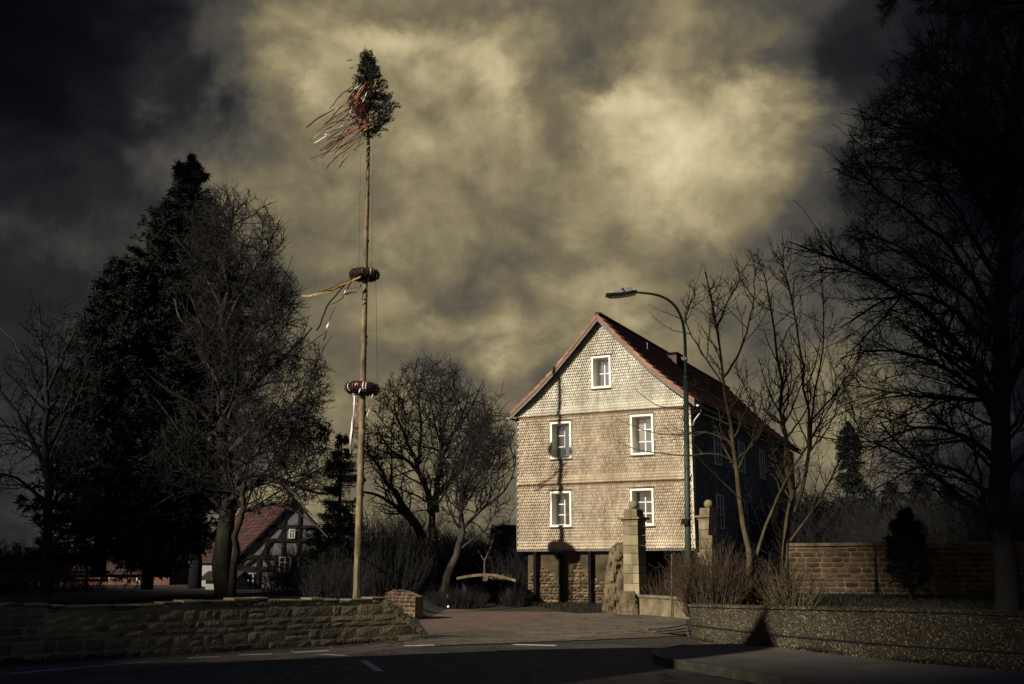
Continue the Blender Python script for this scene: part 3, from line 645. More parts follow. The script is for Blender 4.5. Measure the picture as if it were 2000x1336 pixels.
# corner boards
m = MB(); m.box(H(-.02, -.012, (ZB+7.7)/2), U*.025, D*.05, UZ*(7.7-ZB)/2); m.build('corner_board', M['soffit'], house)
m = MB()
r = random.Random(8); z = ZB
while z < 7.6:
    m.box(H(W+.012, -.03, z+.06), U*(.035+r.uniform(0, .01)), D*.045, UZ*.062+D*-.012, r.random()); z += .125
m.build('corner_shingles', M['shingle_pale'], house)
# side walls, rear wall
m = MB()
m.hexa([H(W-.3, .3, ZB), H(W, .0, ZB), H(W, LEN, ZB), H(W-.3, LEN, ZB), H(W-.3, .3, 7.75), H(W, .0, 7.75), H(W, LEN, 7.75), H(W-.3, LEN, 7.75)])
m.hexa([H(0, .3, ZB), H(.3, .3, ZB), H(.3, LEN, ZB), H(0, LEN, ZB), H(0, .3, 7.75), H(.3, .3, 7.75), H(.3, LEN, 7.75), H(0, LEN, 7.75)])
m.hexa([H(.3, LEN-.3, ZB), H(W-.3, LEN-.3, ZB), H(W-.3, LEN, ZB), H(.3, LEN, ZB), H(.3, LEN-.3, 7.7), H(W-.3, LEN-.3, 7.7), H(W-.3, LEN, 7.7), H(.3, LEN, 7.7)])
m.add([H(0, LEN, 7.7), H(W, LEN, 7.7), H(UC, LEN, ZA-.1)], [(2, 1, 0)])
m.hexa([H(.02, .31, ZB+.01), H(W-.02, .31, ZB+.01), H(W-.02, LEN-.02, ZB+.01), H(.02, LEN-.02, ZB+.01), H(.02, .31, ZB+.1), H(W-.02, .31, ZB+.1), H(W-.02, LEN-.02, ZB+.1), H(.02, LEN-.02, ZB+.1)])
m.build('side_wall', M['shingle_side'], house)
m = MB(); r = random.Random(5)   # side cladding rows on the right wall
z = ZB
while z < 7.55:
    d = .1
    while d < LEN-.1:
        wd = .2; pr = .02+r.uniform(0, .012); m.add([H(W+pr, d, z), H(W+pr, d+wd*.93, z), H(W+.004, d+wd*.93, z+.2), H(W+.004, d, z+.2), H(W, d, z), H(W, d+wd*.93, z)], [(0, 1, 2, 3), (4, 5, 1, 0)], r.random()); d += wd
    z += .17
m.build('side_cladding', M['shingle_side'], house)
# base storey: recessed rubble masonry
base = MB(); gz = .12

for ua, ub, da, db in ((.35, 4.9, .2, 4.0), (.5, W-.15, 4.0, LEN-.5), (W-.45, W-.15, 2.2, 4.0)):
    q = [H(ua, da, gz-.4), H(ub, da, gz-.4), H(ub, db, gz-.4), H(ua, db, gz-.4)]; base.hexa(q+[p+UZ*(ZB-gz+.41) for p in q]); base.build('base_wall', M['old_plaster'], house)
rng2 = random.Random(21); m = MB()
pth = [H(.35, .192, 0), H(4.3, .192, 0)]
course_wall(m, pth, lambda t: 1.0+.75*math.sin(t*1.9+.5)**2+.12*math.sin(t*7), lambda t: gz-.05, rng2, ch=(.07, .19), cw=(.08, .3), gap=.018, bulge=.07); m.build('rubble_stones', M['rubble'], house)
m = MB(); pth = [H(W-.142, 2.2, 0), H(W-.142, 12, 0)]; course_wall(m, pth, lambda t: 2.1, lambda t: 0., rng2, ch=(.15, .24), cw=(.2, .5), bulge=.04); m.build('rubble_stones', M['rubble'], house)
for px, top_ in ((1045, 0), (1094, 1), (1152, 0)):  # leftmost dark post is added in place of a shadow on the base
    u, _ = Gp(px, 1120, -.05); m = MB(); c = H(u, -.02, 0)
    m.box(c+UZ*(ZB/2-.03), U*.06, D*.06, UZ*(ZB/2-.06)); m.build('support_post', M['steel_dark'], house)
u, _ = Gp(1090, 1077, -.3); m = MB(); m.box(H(u, -.16, 2.17), U*.14-UZ*.02, D*.09, UZ*.022); m.build('post_cap_tile', M['verge'], house, bevel=.01)
# windows
for wi, (a, b, c, d, nc, nr) in enumerate(WIN):
    fr = MB(); fw = .085; y0, y1 = -.10, .02
    for (p, q2, r2, s2) in ((a, a+fw, c, d), (b-fw, b, c, d), (a+fw, b-fw, d-fw, d), (a+fw, b-fw, c, c+fw)):
        fr.hexa([H(p, y0, r2), H(q2, y0, r2), H(q2, y1, r2), H(p, y1, r2), H(p, y0, s2), H(q2, y0, s2), H(q2, y1, s2), H(p, y1, s2)])
    win = fr.build('window', M['white'], house, bevel=.006)
    rv = MB(); ia, ib, ic, id_ = a+fw*.8, b-fw*.8, c+fw*.8, d-fw*.8; dp = .40
    for p, q2, r2, s2 in ((ia-.03, ia, ic, id_), (ib, ib+.03, ic, id_), (ia-.03, ib+.03, id_, id_+.03), (ia-.03, ib+.03, ic-.03, ic)):
        rv.hexa([H(p, y1-.01, r2), H(q2, y1-.01, r2), H(q2, dp, r2), H(p, dp, r2), H(p, y1-.01, s2), H(q2, y1-.01, s2), H(q2, dp, s2), H(p, dp, s2)])
    rv.build('reveal', M['white'], win)
    sa = MB(); sw_ = .05; g0, g1 = dp-.07, dp-.03
    def bar(p, q2, r2, s2, y0=g0, y1=g1): sa.hexa([H(p, y0, r2), H(q2, y0, r2), H(q2, y1, r2), H(p, y1, r2), H(p, y0, s2), H(q2, y0, s2), H(q2, y1, s2), H(p, y1, s2)])
    bar(ia, ia+sw_, ic, id_); bar(ib-sw_, ib, ic, id_); bar(ia+sw_, ib-sw_, ic, ic+sw_); bar(ia+sw_, ib-sw_, id_-sw_, id_)
    bar((ia+ib)/2-.02, (ia+ib)/2+.02, ic+sw_, id_-sw_)
    for k in range(1, nr):
        zk = ic+(id_-ic)*k/nr; bar(ia+sw_, (ia+ib)/2-.02, zk-.018, zk+.018, g0+.006, g1-.006); bar((ia+ib)/2+.02, ib-sw_, zk-.018, zk+.018, g0+.006, g1-.006)
    sa.build('sash', M['white'], win)
    for k in range(nr):
        for l in range(nc):
            x0 = ia+sw_*.5 if l == 0 else (ia+ib)/2; x1 = (ia+ib)/2 if l == 0 else ib-sw_*.5; zz0 = ic+(id_-ic)*k/nr; zz1 = ic+(id_-ic)*(k+1)/nr
            gl = MB(); tl = .003*math.sin(wi*5+k*3+l*7); gl.hexa([H(x0, dp-.045+tl, zz0), H(x1, dp-.045, zz0), H(x1, dp-.04, zz0), H(x0, dp-.04+tl, zz0), H(x0, dp-.045, zz1), H(x1, dp-.045-tl, zz1), H(x1, dp-.04-tl, zz1), H(x0, dp-.04, zz1)])
            mt = 'glass_dark' if wi >= 3 or (wi == 1 and l == 0) else ('glass_curtain' if wi == 2 and l == 0 and k > 0 else 'glass')
            gl.build('pane', M[mt], win)
    dl = MB(); dl.box(H((a+b)/2, -.075, d+.03), U*((b-a)/2+.03), D*.06, UZ*.012-D*.01); dl.build('drip_rail', M['soffit'], win); dl = MB(); dl.box(H((a+b)/2, -.085, c-.02), U*((b-a)/2+.03), D*.06, UZ*.014); dl.build('sill', M['soffit'], win)
# interior darkness box so that the panes have a room behind
# side windows (shaded right wall)
for d0, z0 in ((3.2, 5.7), (7.2, 5.7), (11.2, 5.7), (3.2, 3.1), (7.2, 3.1)):
    m = MB()
    for (p, q2, r2, s2) in ((d0, d0+.08, z0, z0+1.4), (d0+.92, d0+1, z0, z0+1.4), (d0+.08, d0+.92, z0+1.32, z0+1.4), (d0+.08, d0+.92, z0, z0+.08), (d0+.47, d0+.53, z0+.08, z0+1.32), (d0+.08, d0+.47, z0+.85, z0+.9), (d0+.53, d0+.92, z0+.85, z0+.9)):
        m.hexa([H(W+.0, p, r2), H(W+.07, p, r2), H(W+.07, q2, r2), H(W+.0, q2, r2), H(W+.0, p, s2), H(W+.07, p, s2), H(W+.07, q2, s2), H(W+.0, q2, s2)])
    w_ = m.build('window', M['white'], house); g = MB()
    g.hexa([H(W+.01, d0+.04, z0+.04), H(W+.045, d0+.04, z0+.04), H(W+.045, d0+.96, z0+.04), H(W+.01, d0+.96, z0+.04), H(W+.01, d0+.04, z0+1.36), H(W+.045, d0+.04, z0+1.36), H(W+.045, d0+.96, z0+1.36), H(W+.01, d0+.96, z0+1.36)]); g.build('pane', M['glass_dark'], w_)
# roof: tile courses, each tile rolled
OV = .34
def roof_side(sg, name):
    a = np.array(prof); s = np.r_[0, np.cumsum(np.hypot(*np.diff(a, axis=0).T))]; tot = s[-1]; nc = 15; parts = []; rn = []; r = np.random.default_rng(4+sg)
    cols = 92; seg = 6; d = np.linspace(-OV+.1, LEN+.3, cols*seg+1); ph = (np.arange(cols*seg+1) % seg)/seg; wave = .034*np.cos(ph*2*np.pi)
    tv = r.random(cols*nc).reshape(nc, cols)
    for k in range(nc):
        s0, s1 = tot*k/nc, tot*(k+1)/nc+.04
        u0, z0 = np.interp(s0, s, a[:, 0]), np.interp(s0, s, a[:, 1]); u1, z1 = np.interp(s1, s, a[:, 0]), np.interp(s1, s, a[:, 1])
        if s1 > tot: u1 += .03; z1 -= .03
        lift = .075; nu, nz = (z0-z1), (u1-u0); l = math.hypot(nu, nz); nu /= l; nz /= l
        pu0 = H(0, 0, 0)[None]+U[None]*(UC+sg*(u0+nu*.06)); rows_ = []
        for (uu, zz, hh) in ((u0, z0, .03), (u1, z1, .03+lift), (u1, z1, .03)):
            h = hh+wave*(1 if hh != .03 or uu == u0 else .0) + (0)
            P_ = A0[None]+U[None]*((UC+sg*(uu+nu*h))[:, None])+D[None]*d[:, None]+UZ[None]*((ZA+zz+nz*h)[:, None]); rows_.append(P_)
        v = np.concatenate(rows_); n = len(d); i = np.arange(n-1)
        q = np.concatenate([np.stack([i, i+1, n+i+1, n+i], 1), np.stack([n+i, n+i+1, 2*n+i+1, 2*n+i], 1)])
        if sg > 0: q = q[:, ::-1]
        parts.append((v, q)); cv = np.repeat(tv[k]*.45+.55*r.random(), seg); cv = np.r_[cv, cv[-1]]; rn.append(np.tile(cv, 3))
    return npmesh(name, parts, M['tile'], house, False, np.concatenate(rn))
roof_l = roof_side(-1, 'roof'); roof_r = roof_side(1, 'roof')
# roof deck (closed underside) and verge boards
for sg in (-1, 1):
    m = MB()
    for i in range(len(prof)-1):
        (a0, b0), (a1, b1) = prof[i], prof[i+1]
        m.hexa([H(UC+sg*a0, -OV, ZA+b0-.07), H(UC+sg*a1, -OV, ZA+b1-.07), H(UC+sg*a1, LEN+.3, ZA+b1-.07), H(UC+sg*a0, LEN+.3, ZA+b0-.07), H(UC+sg*a0, -OV, ZA+b0-.005), H(UC+sg*a1, -OV, ZA+b1-.005), H(UC+sg*a1, LEN+.3, ZA+b1-.005), H(UC+sg*a0, LEN+.3, ZA+b0-.005)])
    m.build('roof_deck', M['soffit'], house)
    m = MB()
    for i in range(len(prof)-1):
        (a0, b0), (a1, b1) = prof[i], prof[i+1]
        m.hexa([H(UC+sg*a0, -OV-.03, ZA+b0-.22), H(UC+sg*a1, -OV-.03, ZA+b1-.22), H(UC+sg*a1, -OV-.002, ZA+b1-.22), H(UC+sg*a0, -OV-.002, ZA+b0-.22), H(UC+sg*a0, -OV-.03, ZA+b0+.0), H(UC+sg*a1, -OV-.03, ZA+b1+.0), H(UC+sg*a1, -OV-.002, ZA+b1+.0), H(UC+sg*a0, -OV-.002, ZA+b0+.0)])
    m.build('barge_board', M['soffit'], house)
    m = MB(); a = np.array(prof); s = np.r_[0, np.cumsum(np.hypot(*np.diff(a, axis=0).T))]; r = random.Random(4); nv = 15
    for k in range(nv):
        s0, s1 = s[-1]*k/nv, s[-1]*(k+1)/nv+.05; u0, z0 = np.interp(s0, s, a[:, 0]), np.interp(s0, s, a[:, 1]); u1, z1 = np.interp(s1, s, a[:, 0]), np.interp(s1, s, a[:, 1])
        lo = .0; hi = .03
        q = [H(UC+sg*u0, -OV-.06, ZA+z0-.1), H(UC+sg*u1, -OV-.06, ZA+z1-.1+hi), H(UC+sg*u1, -OV+.14, ZA+z1-.0+hi), H(UC+sg*u0, -OV+.14, ZA+z0-.0), H(UC+sg*u0, -OV-.06, ZA+z0+.05), H(UC+sg*u1, -OV-.06, ZA+z1+.05+hi*1.6), H(UC+sg*u1, -OV+.14, ZA+z1+.07+hi*1.6), H(UC+sg*u0, -OV+.14, ZA+z0+.07)]
        m.hexa(q, r.random())
    m.build('verge_tiles', M['verge'], house, bevel=.01)
m = MB(); d = -OV-.05
while d < LEN+.2:
    m.tube([H(UC, d, ZA+.06), H(UC, d+.38, ZA+.08)], [.1, .125], 10, True, random.random()*0+((d*7.3) % 1)); d += .34
m.build('ridge_tiles', M['tile'], house)
# chimney
uu = UC+.55; m = MB(); zc = ZA-.14; dc = 7.6
cb = [H(uu-.28, dc, zc-1.0), H(uu+.28, dc, zc-1.0), H(uu+.28, dc+.75, zc-1.0), H(uu-.28, dc+.75, zc-1.0)]; m.hexa(cb+[p+UZ*.92 for p in cb])
chim = m.build('chimney', M['tile'], house)
m = MB(); cb = [H(uu-.36, dc-.08, zc-.075), H(uu+.36, dc-.08, zc-.075), H(uu+.36, dc+.83, zc-.075), H(uu-.36, dc+.83, zc-.075)]; m.hexa(cb+[p+UZ*.08 for p in cb]); m.build('chimney_cap', M['steel_dark'], chim, bevel=.01)
m = MB(); m.tube([H(UC+.9, 3.2, roofz(UC+.9)), H(UC+.9, 3.2, roofz(UC+.9)+.45)], .012, 6); m.build('roof_vent', M['grey_zinc'], house)
# gutters and downpipe on the right, short return pipe bend
for sg in (-1, 1):
    m = MB(); ue = UC+sg*4.06; ze = ZA-3.98; n = 8; vs = []
    for d in (-OV-.02, LEN+.3):
        for k in range(n+1):
            w = math.pi+math.pi*k/n; vs.append(H(ue+.07*math.cos(w), d, ze+.03+.07*math.sin(w)))
    m.add(vs, [(k, k+1, n+2+k, n+1+k) for k in range(n)]+[tuple(range(n+1)), tuple(range(n+1, 2*n+2))[::-1]]); m.build('gutter', M['grey_zinc'], house)
m = MB(); m.tube([H(UC+4.06, .05, ZA-4.03), H(UC+4.05, .05, ZA-4.2), H(W+.15, .05, ZA-4.5), H(W+.1, .05, ZA-4.7)], .033, 10); m.build('gutter_elbow', M['grey_zinc'], house, True)
m = MB(); m.tube([H(W+.1, .05, ZA-4.7), H(W+.1, .05, 2.2)], .035, 10); m.build('downpipe', M['steel_dark'], house, True)
# ================================================================ maypole
def LM(pts, Y, ra, rb, dy=0):
    """limb traced through points; Y depth (number or list)"""
    n = len(pts); ys_ = Y if hasattr(Y, '__len__') else [Y+dy*i/(n-1) for i in range(n)]
    return ([P(x, y, yy) for (x, y), yy in zip(pts, ys_)], ra, rb)
def E(px, py, Y, rx, ry, k=1.0): return (P(px, py, Y), (rx*Y/2000, rx*Y/2000*k, ry*Y/2000))
YM = 34.5
mp_ = thing('maypole', 'very tall maypole with two wreaths and a ribboned spruce top behind the stone wall', 'maypole', P(697, 1168, YM)*[1, 1, 0]+[0, 0, .8])
pp = [P(696, 1200, YM), P(696.5, 1175, YM), P(701, 1020, YM), P(705.5, 880, YM), P(709, 740, YM), P(713, 560, YM), P(717, 400, YM), P(719.5, 285, YM)]
pq = resample(pp, 170); rr = np.interp(np.linspace(0, 1, 170), [0, .5, 1], [.128, .102, .06]); r = random.Random(1)
m = MB(); m.tube([p+np.array([r.uniform(-.004, .004), r.uniform(-.004, .004), 0]) for p in pq], [a*(1+r.uniform(-.03, .03)) for a in rr], 14)
for k in range(90):
    i = r.randrange(2, 168)*14+r.randrange(14); v_ = np.array(m.v[i]); c_ = pq[i//14]; m.v[i] = tuple(c_+(v_-c_)*[1.35, 1.35, 1]); m.r[i] = 0
pole = m.build('pole', M['pole'], mp_, True)
pb = [P(695, 1200, YM-.35), P(695.5, 1172, YM-.35), P(696.5, 1120, YM-.33), P(697.5, 1078, YM-.28)]
m = MB(); m.tube(pb, [.085, .08, .075, .07], 8); m.build('ground_stake', M['pole'], mp_, True)
m = MB()
for px0 in (701, 726): m.tube([P(px0+3, 300, YM), P(px0, 530, YM)], .004, 4)
m.tube([P(734, 545, YM), P(737, 752, YM)], .006, 4); m.build('guy_wire', M['black'], mp_)
# spruce top
rngm = np.random.default_rng(5)
trk = resample([P(719.5, 290, YM), P(718, 200, YM), P(716, 104, YM)], 14)[None]
prr = np.linspace(.06, .012, 14)[None]
z0, z1 = P(719, 278, YM)[2], P(716, 104, YM)[2]
nb = 190; tt = rngm.random(nb)**.8; base_ = z0+(z1-z0)*(.06+.93*tt); azs = rngm.random(nb)*6.283
fprof = np.interp(tt, [0, .08, .25, .4, .6, .8, 1], [.36, .68, .88, .72, .48, .3, .1])
bp = np.empty((nb, 8, 3)); cx = np.stack([np.interp(base_, trk[0][:, 2], trk[0][:, i]) for i in range(2)], 1)
bias = 1+.22*np.cos(azs)
for j in range(8):
    f = j/7; bp[:, j, 0] = cx[:, 0]+np.cos(azs)*fprof*f*bias; bp[:, j, 1] = cx[:, 1]+np.sin(azs)*fprof*f; bp[:, j, 2] = base_+fprof*(.25*f+.22*f*f)
bp += rngm.normal(size=bp.shape)*.012; br = np.linspace(.016, .006, 8)[None].repeat(nb, 0)
sub, sr = children(bp, br, dict(per_m=9, ang=(30, 60), ln=(.12, .4), k=4, wob=.1, up=(0, 0, .12), rr=.6, rmin=.004), None, rngm)
top = npmesh('spruce_top', [tubes(trk, prr, 6), tubes(bp, br, 3), tubes(sub, sr, 3)], M['bark'], mp_)
src = np.concatenate([bp[:, 2:].reshape(-1, 3), sub.reshape(-1, 3), sub[:, 1:].reshape(-1, 3)+rngm.normal(size=(sub[:, 1:].size//3, 3))*.02])
dirs = np.concatenate([unit(bp[:, 2:]-bp[:, 1:-1]).reshape(-1, 3), unit(np.gradient(sub, axis=1)).reshape(-1, 3), unit(sub[:, 1:]-sub[:, :-1]).reshape(-1, 3)])
p = np.repeat(src, 6, 0)+rngm.normal(size=(len(src)*6, 3))*.01; d = unit(np.repeat(dirs, 6, 0)+rngm.normal(size=p.shape)*.6)
v, q = leaves(p, d, .06, .007, rngm); npmesh('needles', [(v, q)], M['needle_near'], top, rnd=np.repeat(rngm.random(len(p)), 4))
def ribbon(pts, wd, matl, parent, rng, n=16, flut=.03):
    c = resample(pts, n); c[1:] += rng.normal(size=(n-1, 3))*flut*np.linspace(.2, 1, n-1)[:, None]
    c[1:-1] = .25*c[:-2]+.5*c[1:-1]+.25*c[2:]
    t = unit(np.gradient(c, axis=0)); ph = rng.random()*6.28; tw = rng.uniform(-4, 4); vs = []
    for i in range(n):
        a = unit(np.cross(t[i], [0, 1, .2])); b = np.cross(t[i], a); w = ph+tw*i/n; vs += [c[i]+(a*math.cos(w)+b*math.sin(w))*wd/2, c[i]-(a*math.cos(w)+b*math.sin(w))*wd/2]
    m = MB(); m.add(vs, [(2*i, 2*i+1, 2*i+3, 2*i+2) for i in range(n-1)]); return m.build('ribbon', matl, parent, True)
rngr = np.random.default_rng(9)
for k in range(84):
    f = rngr.random(); sx_, sy_ = 735-55*rngr.random(), 150+115*f
    if k < 66: ln = rngr.uniform(50, 135)*(.55+.45*f); ang = R(rngr.uniform(18, 52) if f > .35 else rngr.uniform(40, 72))
    else: ln = rngr.uniform(30, 60); ang = R(rngr.uniform(55, 85))
    ex_, ey_ = sx_-ln*math.cos(ang), sy_+ln*math.sin(ang)*.9
    y0 = YM-rngr.uniform(.35, .85); mid = (sx_*.5+ex_*.5+rngr.uniform(-4, 4), sy_*.5+ey_*.5+rngr.uniform(-9, 7))
    c = rngr.choice(len(RIB), p=[.36, .2, .13, .08, .18, .05])
    ribbon([P(sx_, sy_, y0), P(*mid, y0-.1), P(ex_, ey_, y0-rngr.uniform(0, .5))], rngr.uniform(.018, .036), RIB[c], top, rngr, 16, .018)
for a, c, ci in (((672, 121), (697, 119), 2), ((682, 138), (700, 130), 2), ((598, 250), (655, 212), 4), ((606, 275), (648, 247), 2)):
    ribbon([P(*c, YM-.5), P((a[0]+c[0])/2, (a[1]+c[1])/2-3, YM-.5), P(*a, YM-.6)], .04, RIB[ci], top, rngr)
def wreath(px, py, Rr, rmin_, tilt):
    c = P(px, py, YM); m = MB(); n, k_ = 36, 12; vs = []; r = random.Random(int(py)); rnds = []
    for i in range(n):
        w = 2*math.pi*i/n; e = np.array([math.cos(w), math.sin(w), tilt*math.cos(w)]); rm = rmin_*(1+r.uniform(-.08, .08))
        for k in range(k_):
            a = 2*math.pi*k/k_; vs.append(c+e*(Rr+rm*math.cos(a)*.9)+UZ*rm*math.sin(a)*1.0+np.array([r.uniform(-1, 1), r.uniform(-1, 1), r.uniform(-1, 1)])*.012)
    m.add(vs, [(i*k_+k, i*k_+(k+1) % k_, ((i+1) % n)*k_+(k+1) % k_, ((i+1) % n)*k_+k) for i in range(n) for k in range(k_)])
    wr = m.build('wreath', M['wreath'], mp_, False)
    rg_ = np.random.default_rng(int(py)); w = rg_.random(2600)*6.283; a = rg_.random(2600)*6.283
    e = np.stack([np.cos(w), np.sin(w), tilt*np.cos(w)], 1); p = c+e*(Rr+rmin_*.95*np.cos(a))[:, None]+np.outer(rmin_*np.sin(a), UZ)
    nd = unit(e*np.cos(a)[:, None]+np.outer(np.sin(a), UZ)+rg_.normal(size=e.shape)*.7); v, q = leaves(p, nd, .055, .01, rg_); npmesh('sprigs', [(v, q)], M['needle_near'], wr, rnd=np.repeat(rg_.random(len(p)), 4))
    for k in range(13):
        w = rg_.uniform(math.pi*.95, math.pi*2.05); e = np.array([math.cos(w), math.sin(w), tilt*math.cos(w)]); b = MB(); tang = unit(np.array([-math.sin(w), math.cos(w), 0]))
        vs = []
        for j in range(13):
            a = 2*math.pi*j/12; q_ = c+e*(Rr+rmin_*1.1*math.cos(a))+UZ*rmin_*1.12*math.sin(a)+tang*.05*math.sin(a*.5); vs += [q_-tang*.02, q_+tang*.02]
        b.add(vs, [(2*j, 2*j+1, 2*j+3, 2*j+2) for j in range(12)]); b.build('wrap_ribbon', RIB[[0, 3, 4, 3, 5, 0, 4, 3, 4, 4, 2, 4, 5][k]], wr)
    return wr
w1 = wreath(712, 537, .38, .13, .0); w2 = wreath(708, 759, .42, .16, -.06)
for pts, c, wd in (([(706, 538), (675, 553), (640, 570), (592, 580)], 2, .07), ([(704, 540), (668, 556), (645, 566), (605, 577)], 2, .06), ([(702, 541), (672, 549), (655, 560), (618, 573)], 1, .05),
                   ([(690, 540), (666, 565), (640, 595), (620, 648)], 0, .05), ([(688, 545), (668, 585), (645, 612), (632, 663)], 5, .05), ([(706, 556), (695, 572), (672, 574)], 5, .05),
                   ([(700, 562), (680, 563), (660, 562)], 0, .03), ([(689, 541), (664, 590), (638, 596)], 4, .03)):
    ribbon([P(x, y, YM-.5) for x, y in pts], wd, RIB[c], w1, rngr, 18, .035)
for pts, c, wd in (([(690, 768), (689, 800), (687, 840), (683, 878)], 3, .055), ([(700, 765), (694, 810), (688, 860), (682, 898)], 0, .04), ([(692, 772), (690, 820), (686, 885)], 3, .04), ([(686, 768), (683, 800), (681, 815)], 4, .03),
                   ([(728, 770), (722, 795), (717, 812)], 3, .03), ([(722, 772), (716, 820), (718, 862)], 0, .025), ([(704, 757), (700, 770), (697, 790)], 3, .05)):
    ribbon([P(x, y, YM-.55) for x, y in pts], wd, RIB[c], w2, rngr, 18, .012)
# ================================================================ street lamp
YL = 27.6
lp = thing('street_lamp', 'tall green street lamp, its curved arm and flat head reaching left above the house', 'street lamp', P(1345, 1190, YL))
m = MB(); m.tube([P(1345.5, 1205, YL), P(1343, 1000, YL), P(1339.5, 738, YL)], [.088, .08, .066], 16); m.build('pole', M['green'], lp, True)
m = MB(); m.tube([P(1339.5, 742, YL), P(1339.4, 734, YL)], [.078, .074], 16); m.build('pole_collar', M['green'], lp, True)
arc = [(1339.4, 736), (1338.6, 690), (1337.5, 650), (1333, 625), (1323, 602), (1308, 586), (1286, 576), (1262, 572.5), (1243, 571)]
m = MB(); m.tube(resample([P(x, y, YL) for x, y in arc], 26), np.linspace(.046, .032, 26), 12); m.build('arm', M['green'], lp, True)
m = MB(); m.tube([P(1338.9, 698, YL), P(1338.9, 704, YL)], [.054, .054], 12); m.build('arm_band', M['alu'], lp, True)
def extr(name, pts, y0, y1, material, parent, bevel=.015, taper=1.0):
    m = MB(); n = len(pts); c = np.mean([P(x, y, YL) for x, y in pts], axis=0)
    m.add([P(x, y, YL)+np.array([0, y0, 0]) for x, y in pts]+[P(x, y, YL)+np.array([0, y1, 0]) for x, y in pts], [tuple(range(n)), tuple(range(n, 2*n))[::-1]]+[(i, n+i, n+(i+1) % n, (i+1) % n) for i in range(n)])
    return m.build(name, material, parent, bevel=bevel)
hd = extr('lamp_housing', [(1182, 577), (1200, 572.5), (1226, 571), (1243, 569), (1243, 574), (1230, 577), (1211, 580), (1193, 581)], -.17, .17, M['black'], lp)
extr('lamp_cover', [(1182.5, 576), (1205, 569), (1213, 565.5), (1225, 564), (1228, 572.5), (1205, 575)], -.178, .178, M['alu'], hd)
extr('cover_latch', [(1212, 566), (1215, 565), (1220, 572), (1217, 573)], -.184, .184, M['black'], hd, .004)
m = MB(); c = P(1229, 568, YL); m.tube([c+np.array([0, -.2, 0]), c+np.array([0, .2, 0])], .058, 16); m.build('hinge', M['alu'], hd)
m = MB(); m.tube([P(1232, 568.5, YL), P(1245, 570.5, YL)], [.045, .05], 12); m.build('arm_socket', M['alu'], hd)
m = MB(); m.box(P(1337, 1019, YL-.12), (.09, 0, 0), (0, .02, 0), (0, 0, .08)); m.build('small_plate', M['black'], lp, bevel=.008)
# ================================================================ road sign seen from behind
YS = 26.5
rs_ = thing('road_sign', 'dark back of a narrow road sign just right of the green lamp post', 'road sign', P(1392, 1180, YS))
m = MB(); q = [P(1386, 990, YS), P(1402, 992, YS), P(1400, 1047, YS), P(1383.5, 1045, YS)]; m.hexa([q[3], q[2], q[2]+[0, .03, 0], q[3]+[0, .03, 0], q[0], q[1], q[1]+[0, .03, 0], q[0]+[0, .03, 0]]); m.build('sign_panel', M['steel_dark'], rs_, bevel=.005)
m = MB(); m.tube([P(1392, 1188, YS+.08), P(1393, 1000, YS+.08)], .03, 10); m.build('post', M['steel_dark'], rs_, True)
# ================================================================ gate pillars, buttress, low wall, iron rod
def pillar(label, px, Y, zbase, zcap, s, rot, ballp, group=None):
    c0 = P(px, 1100, Y)*[1, 1, 0]; t = thing('gate_pillar', label, 'gate pillar', c0+[0, 0, zbase]); ca, sa_ = math.cos(rot), math.sin(rot)
    ex = np.array([ca, sa_, 0]); ey = np.array([-sa_, ca, 0]); r = random.Random(int(px)); m = MB(); z = zbase
    while z < zcap-.05:
        h = min(r.uniform(.24, .4), zcap-z); o = r.uniform(-.006, .006); hs = s/2+o
        if r.random() < .4:
            m.box(c0+ex*-hs*.42+UZ*(z+h/2), ex*hs*.575, ey*hs, UZ*(h/2-.006), r.random()); m.box(c0+ex*hs*.58+UZ*(z+h/2), ex*hs*.415, ey*(hs-.004), UZ*(h/2-.006), r.random())
        else: m.box(c0+UZ*(z+h/2), ex*hs, ey*hs, UZ*(h/2-.006), r.random())
        z += h
    m.build('shaft', M['sandstone'], t, bevel=.012)
    m = MB(); m.box(c0+UZ*(zcap+.04), ex*(s/2+.03), ey*(s/2+.03), UZ*.04); m.build('necking', M['sandstone'], t, bevel=.01)
    m = MB(); m.box(c0+UZ*(zcap+.12), ex*(s/2+.12), ey*(s/2+.12), UZ*.04); m.build('cap_slab', M['concrete'], t, bevel=.012)
    m = MB(); q = [c0+ex*a*(s/2-.03)*k+ey*b*(s/2-.03)*k+UZ*z for z, k in ((zcap+.16, 1), (zcap+.44, .93)) for a, b in ((-1, -1), (1, -1), (1, 1), (-1, 1))]; m.hexa(q); m.build('cap_block', M['concrete'], t, bevel=.02)
    m = MB(); m.sphere(c0+UZ*(zcap+.44+.15), .165, 20, 12); m.build('ball_finial', M['sandstone'], t, True)
    return t
pillar('sandstone gate pillar with a ball finial directly in front of the house', 1240, 37, .0, 3.14, .6, R(-35), None)
pillar('second ball-topped pillar, half hidden behind the brown shrub and the road sign', 1388, 39.2, .1, 3.3, .6, R(-35), None)
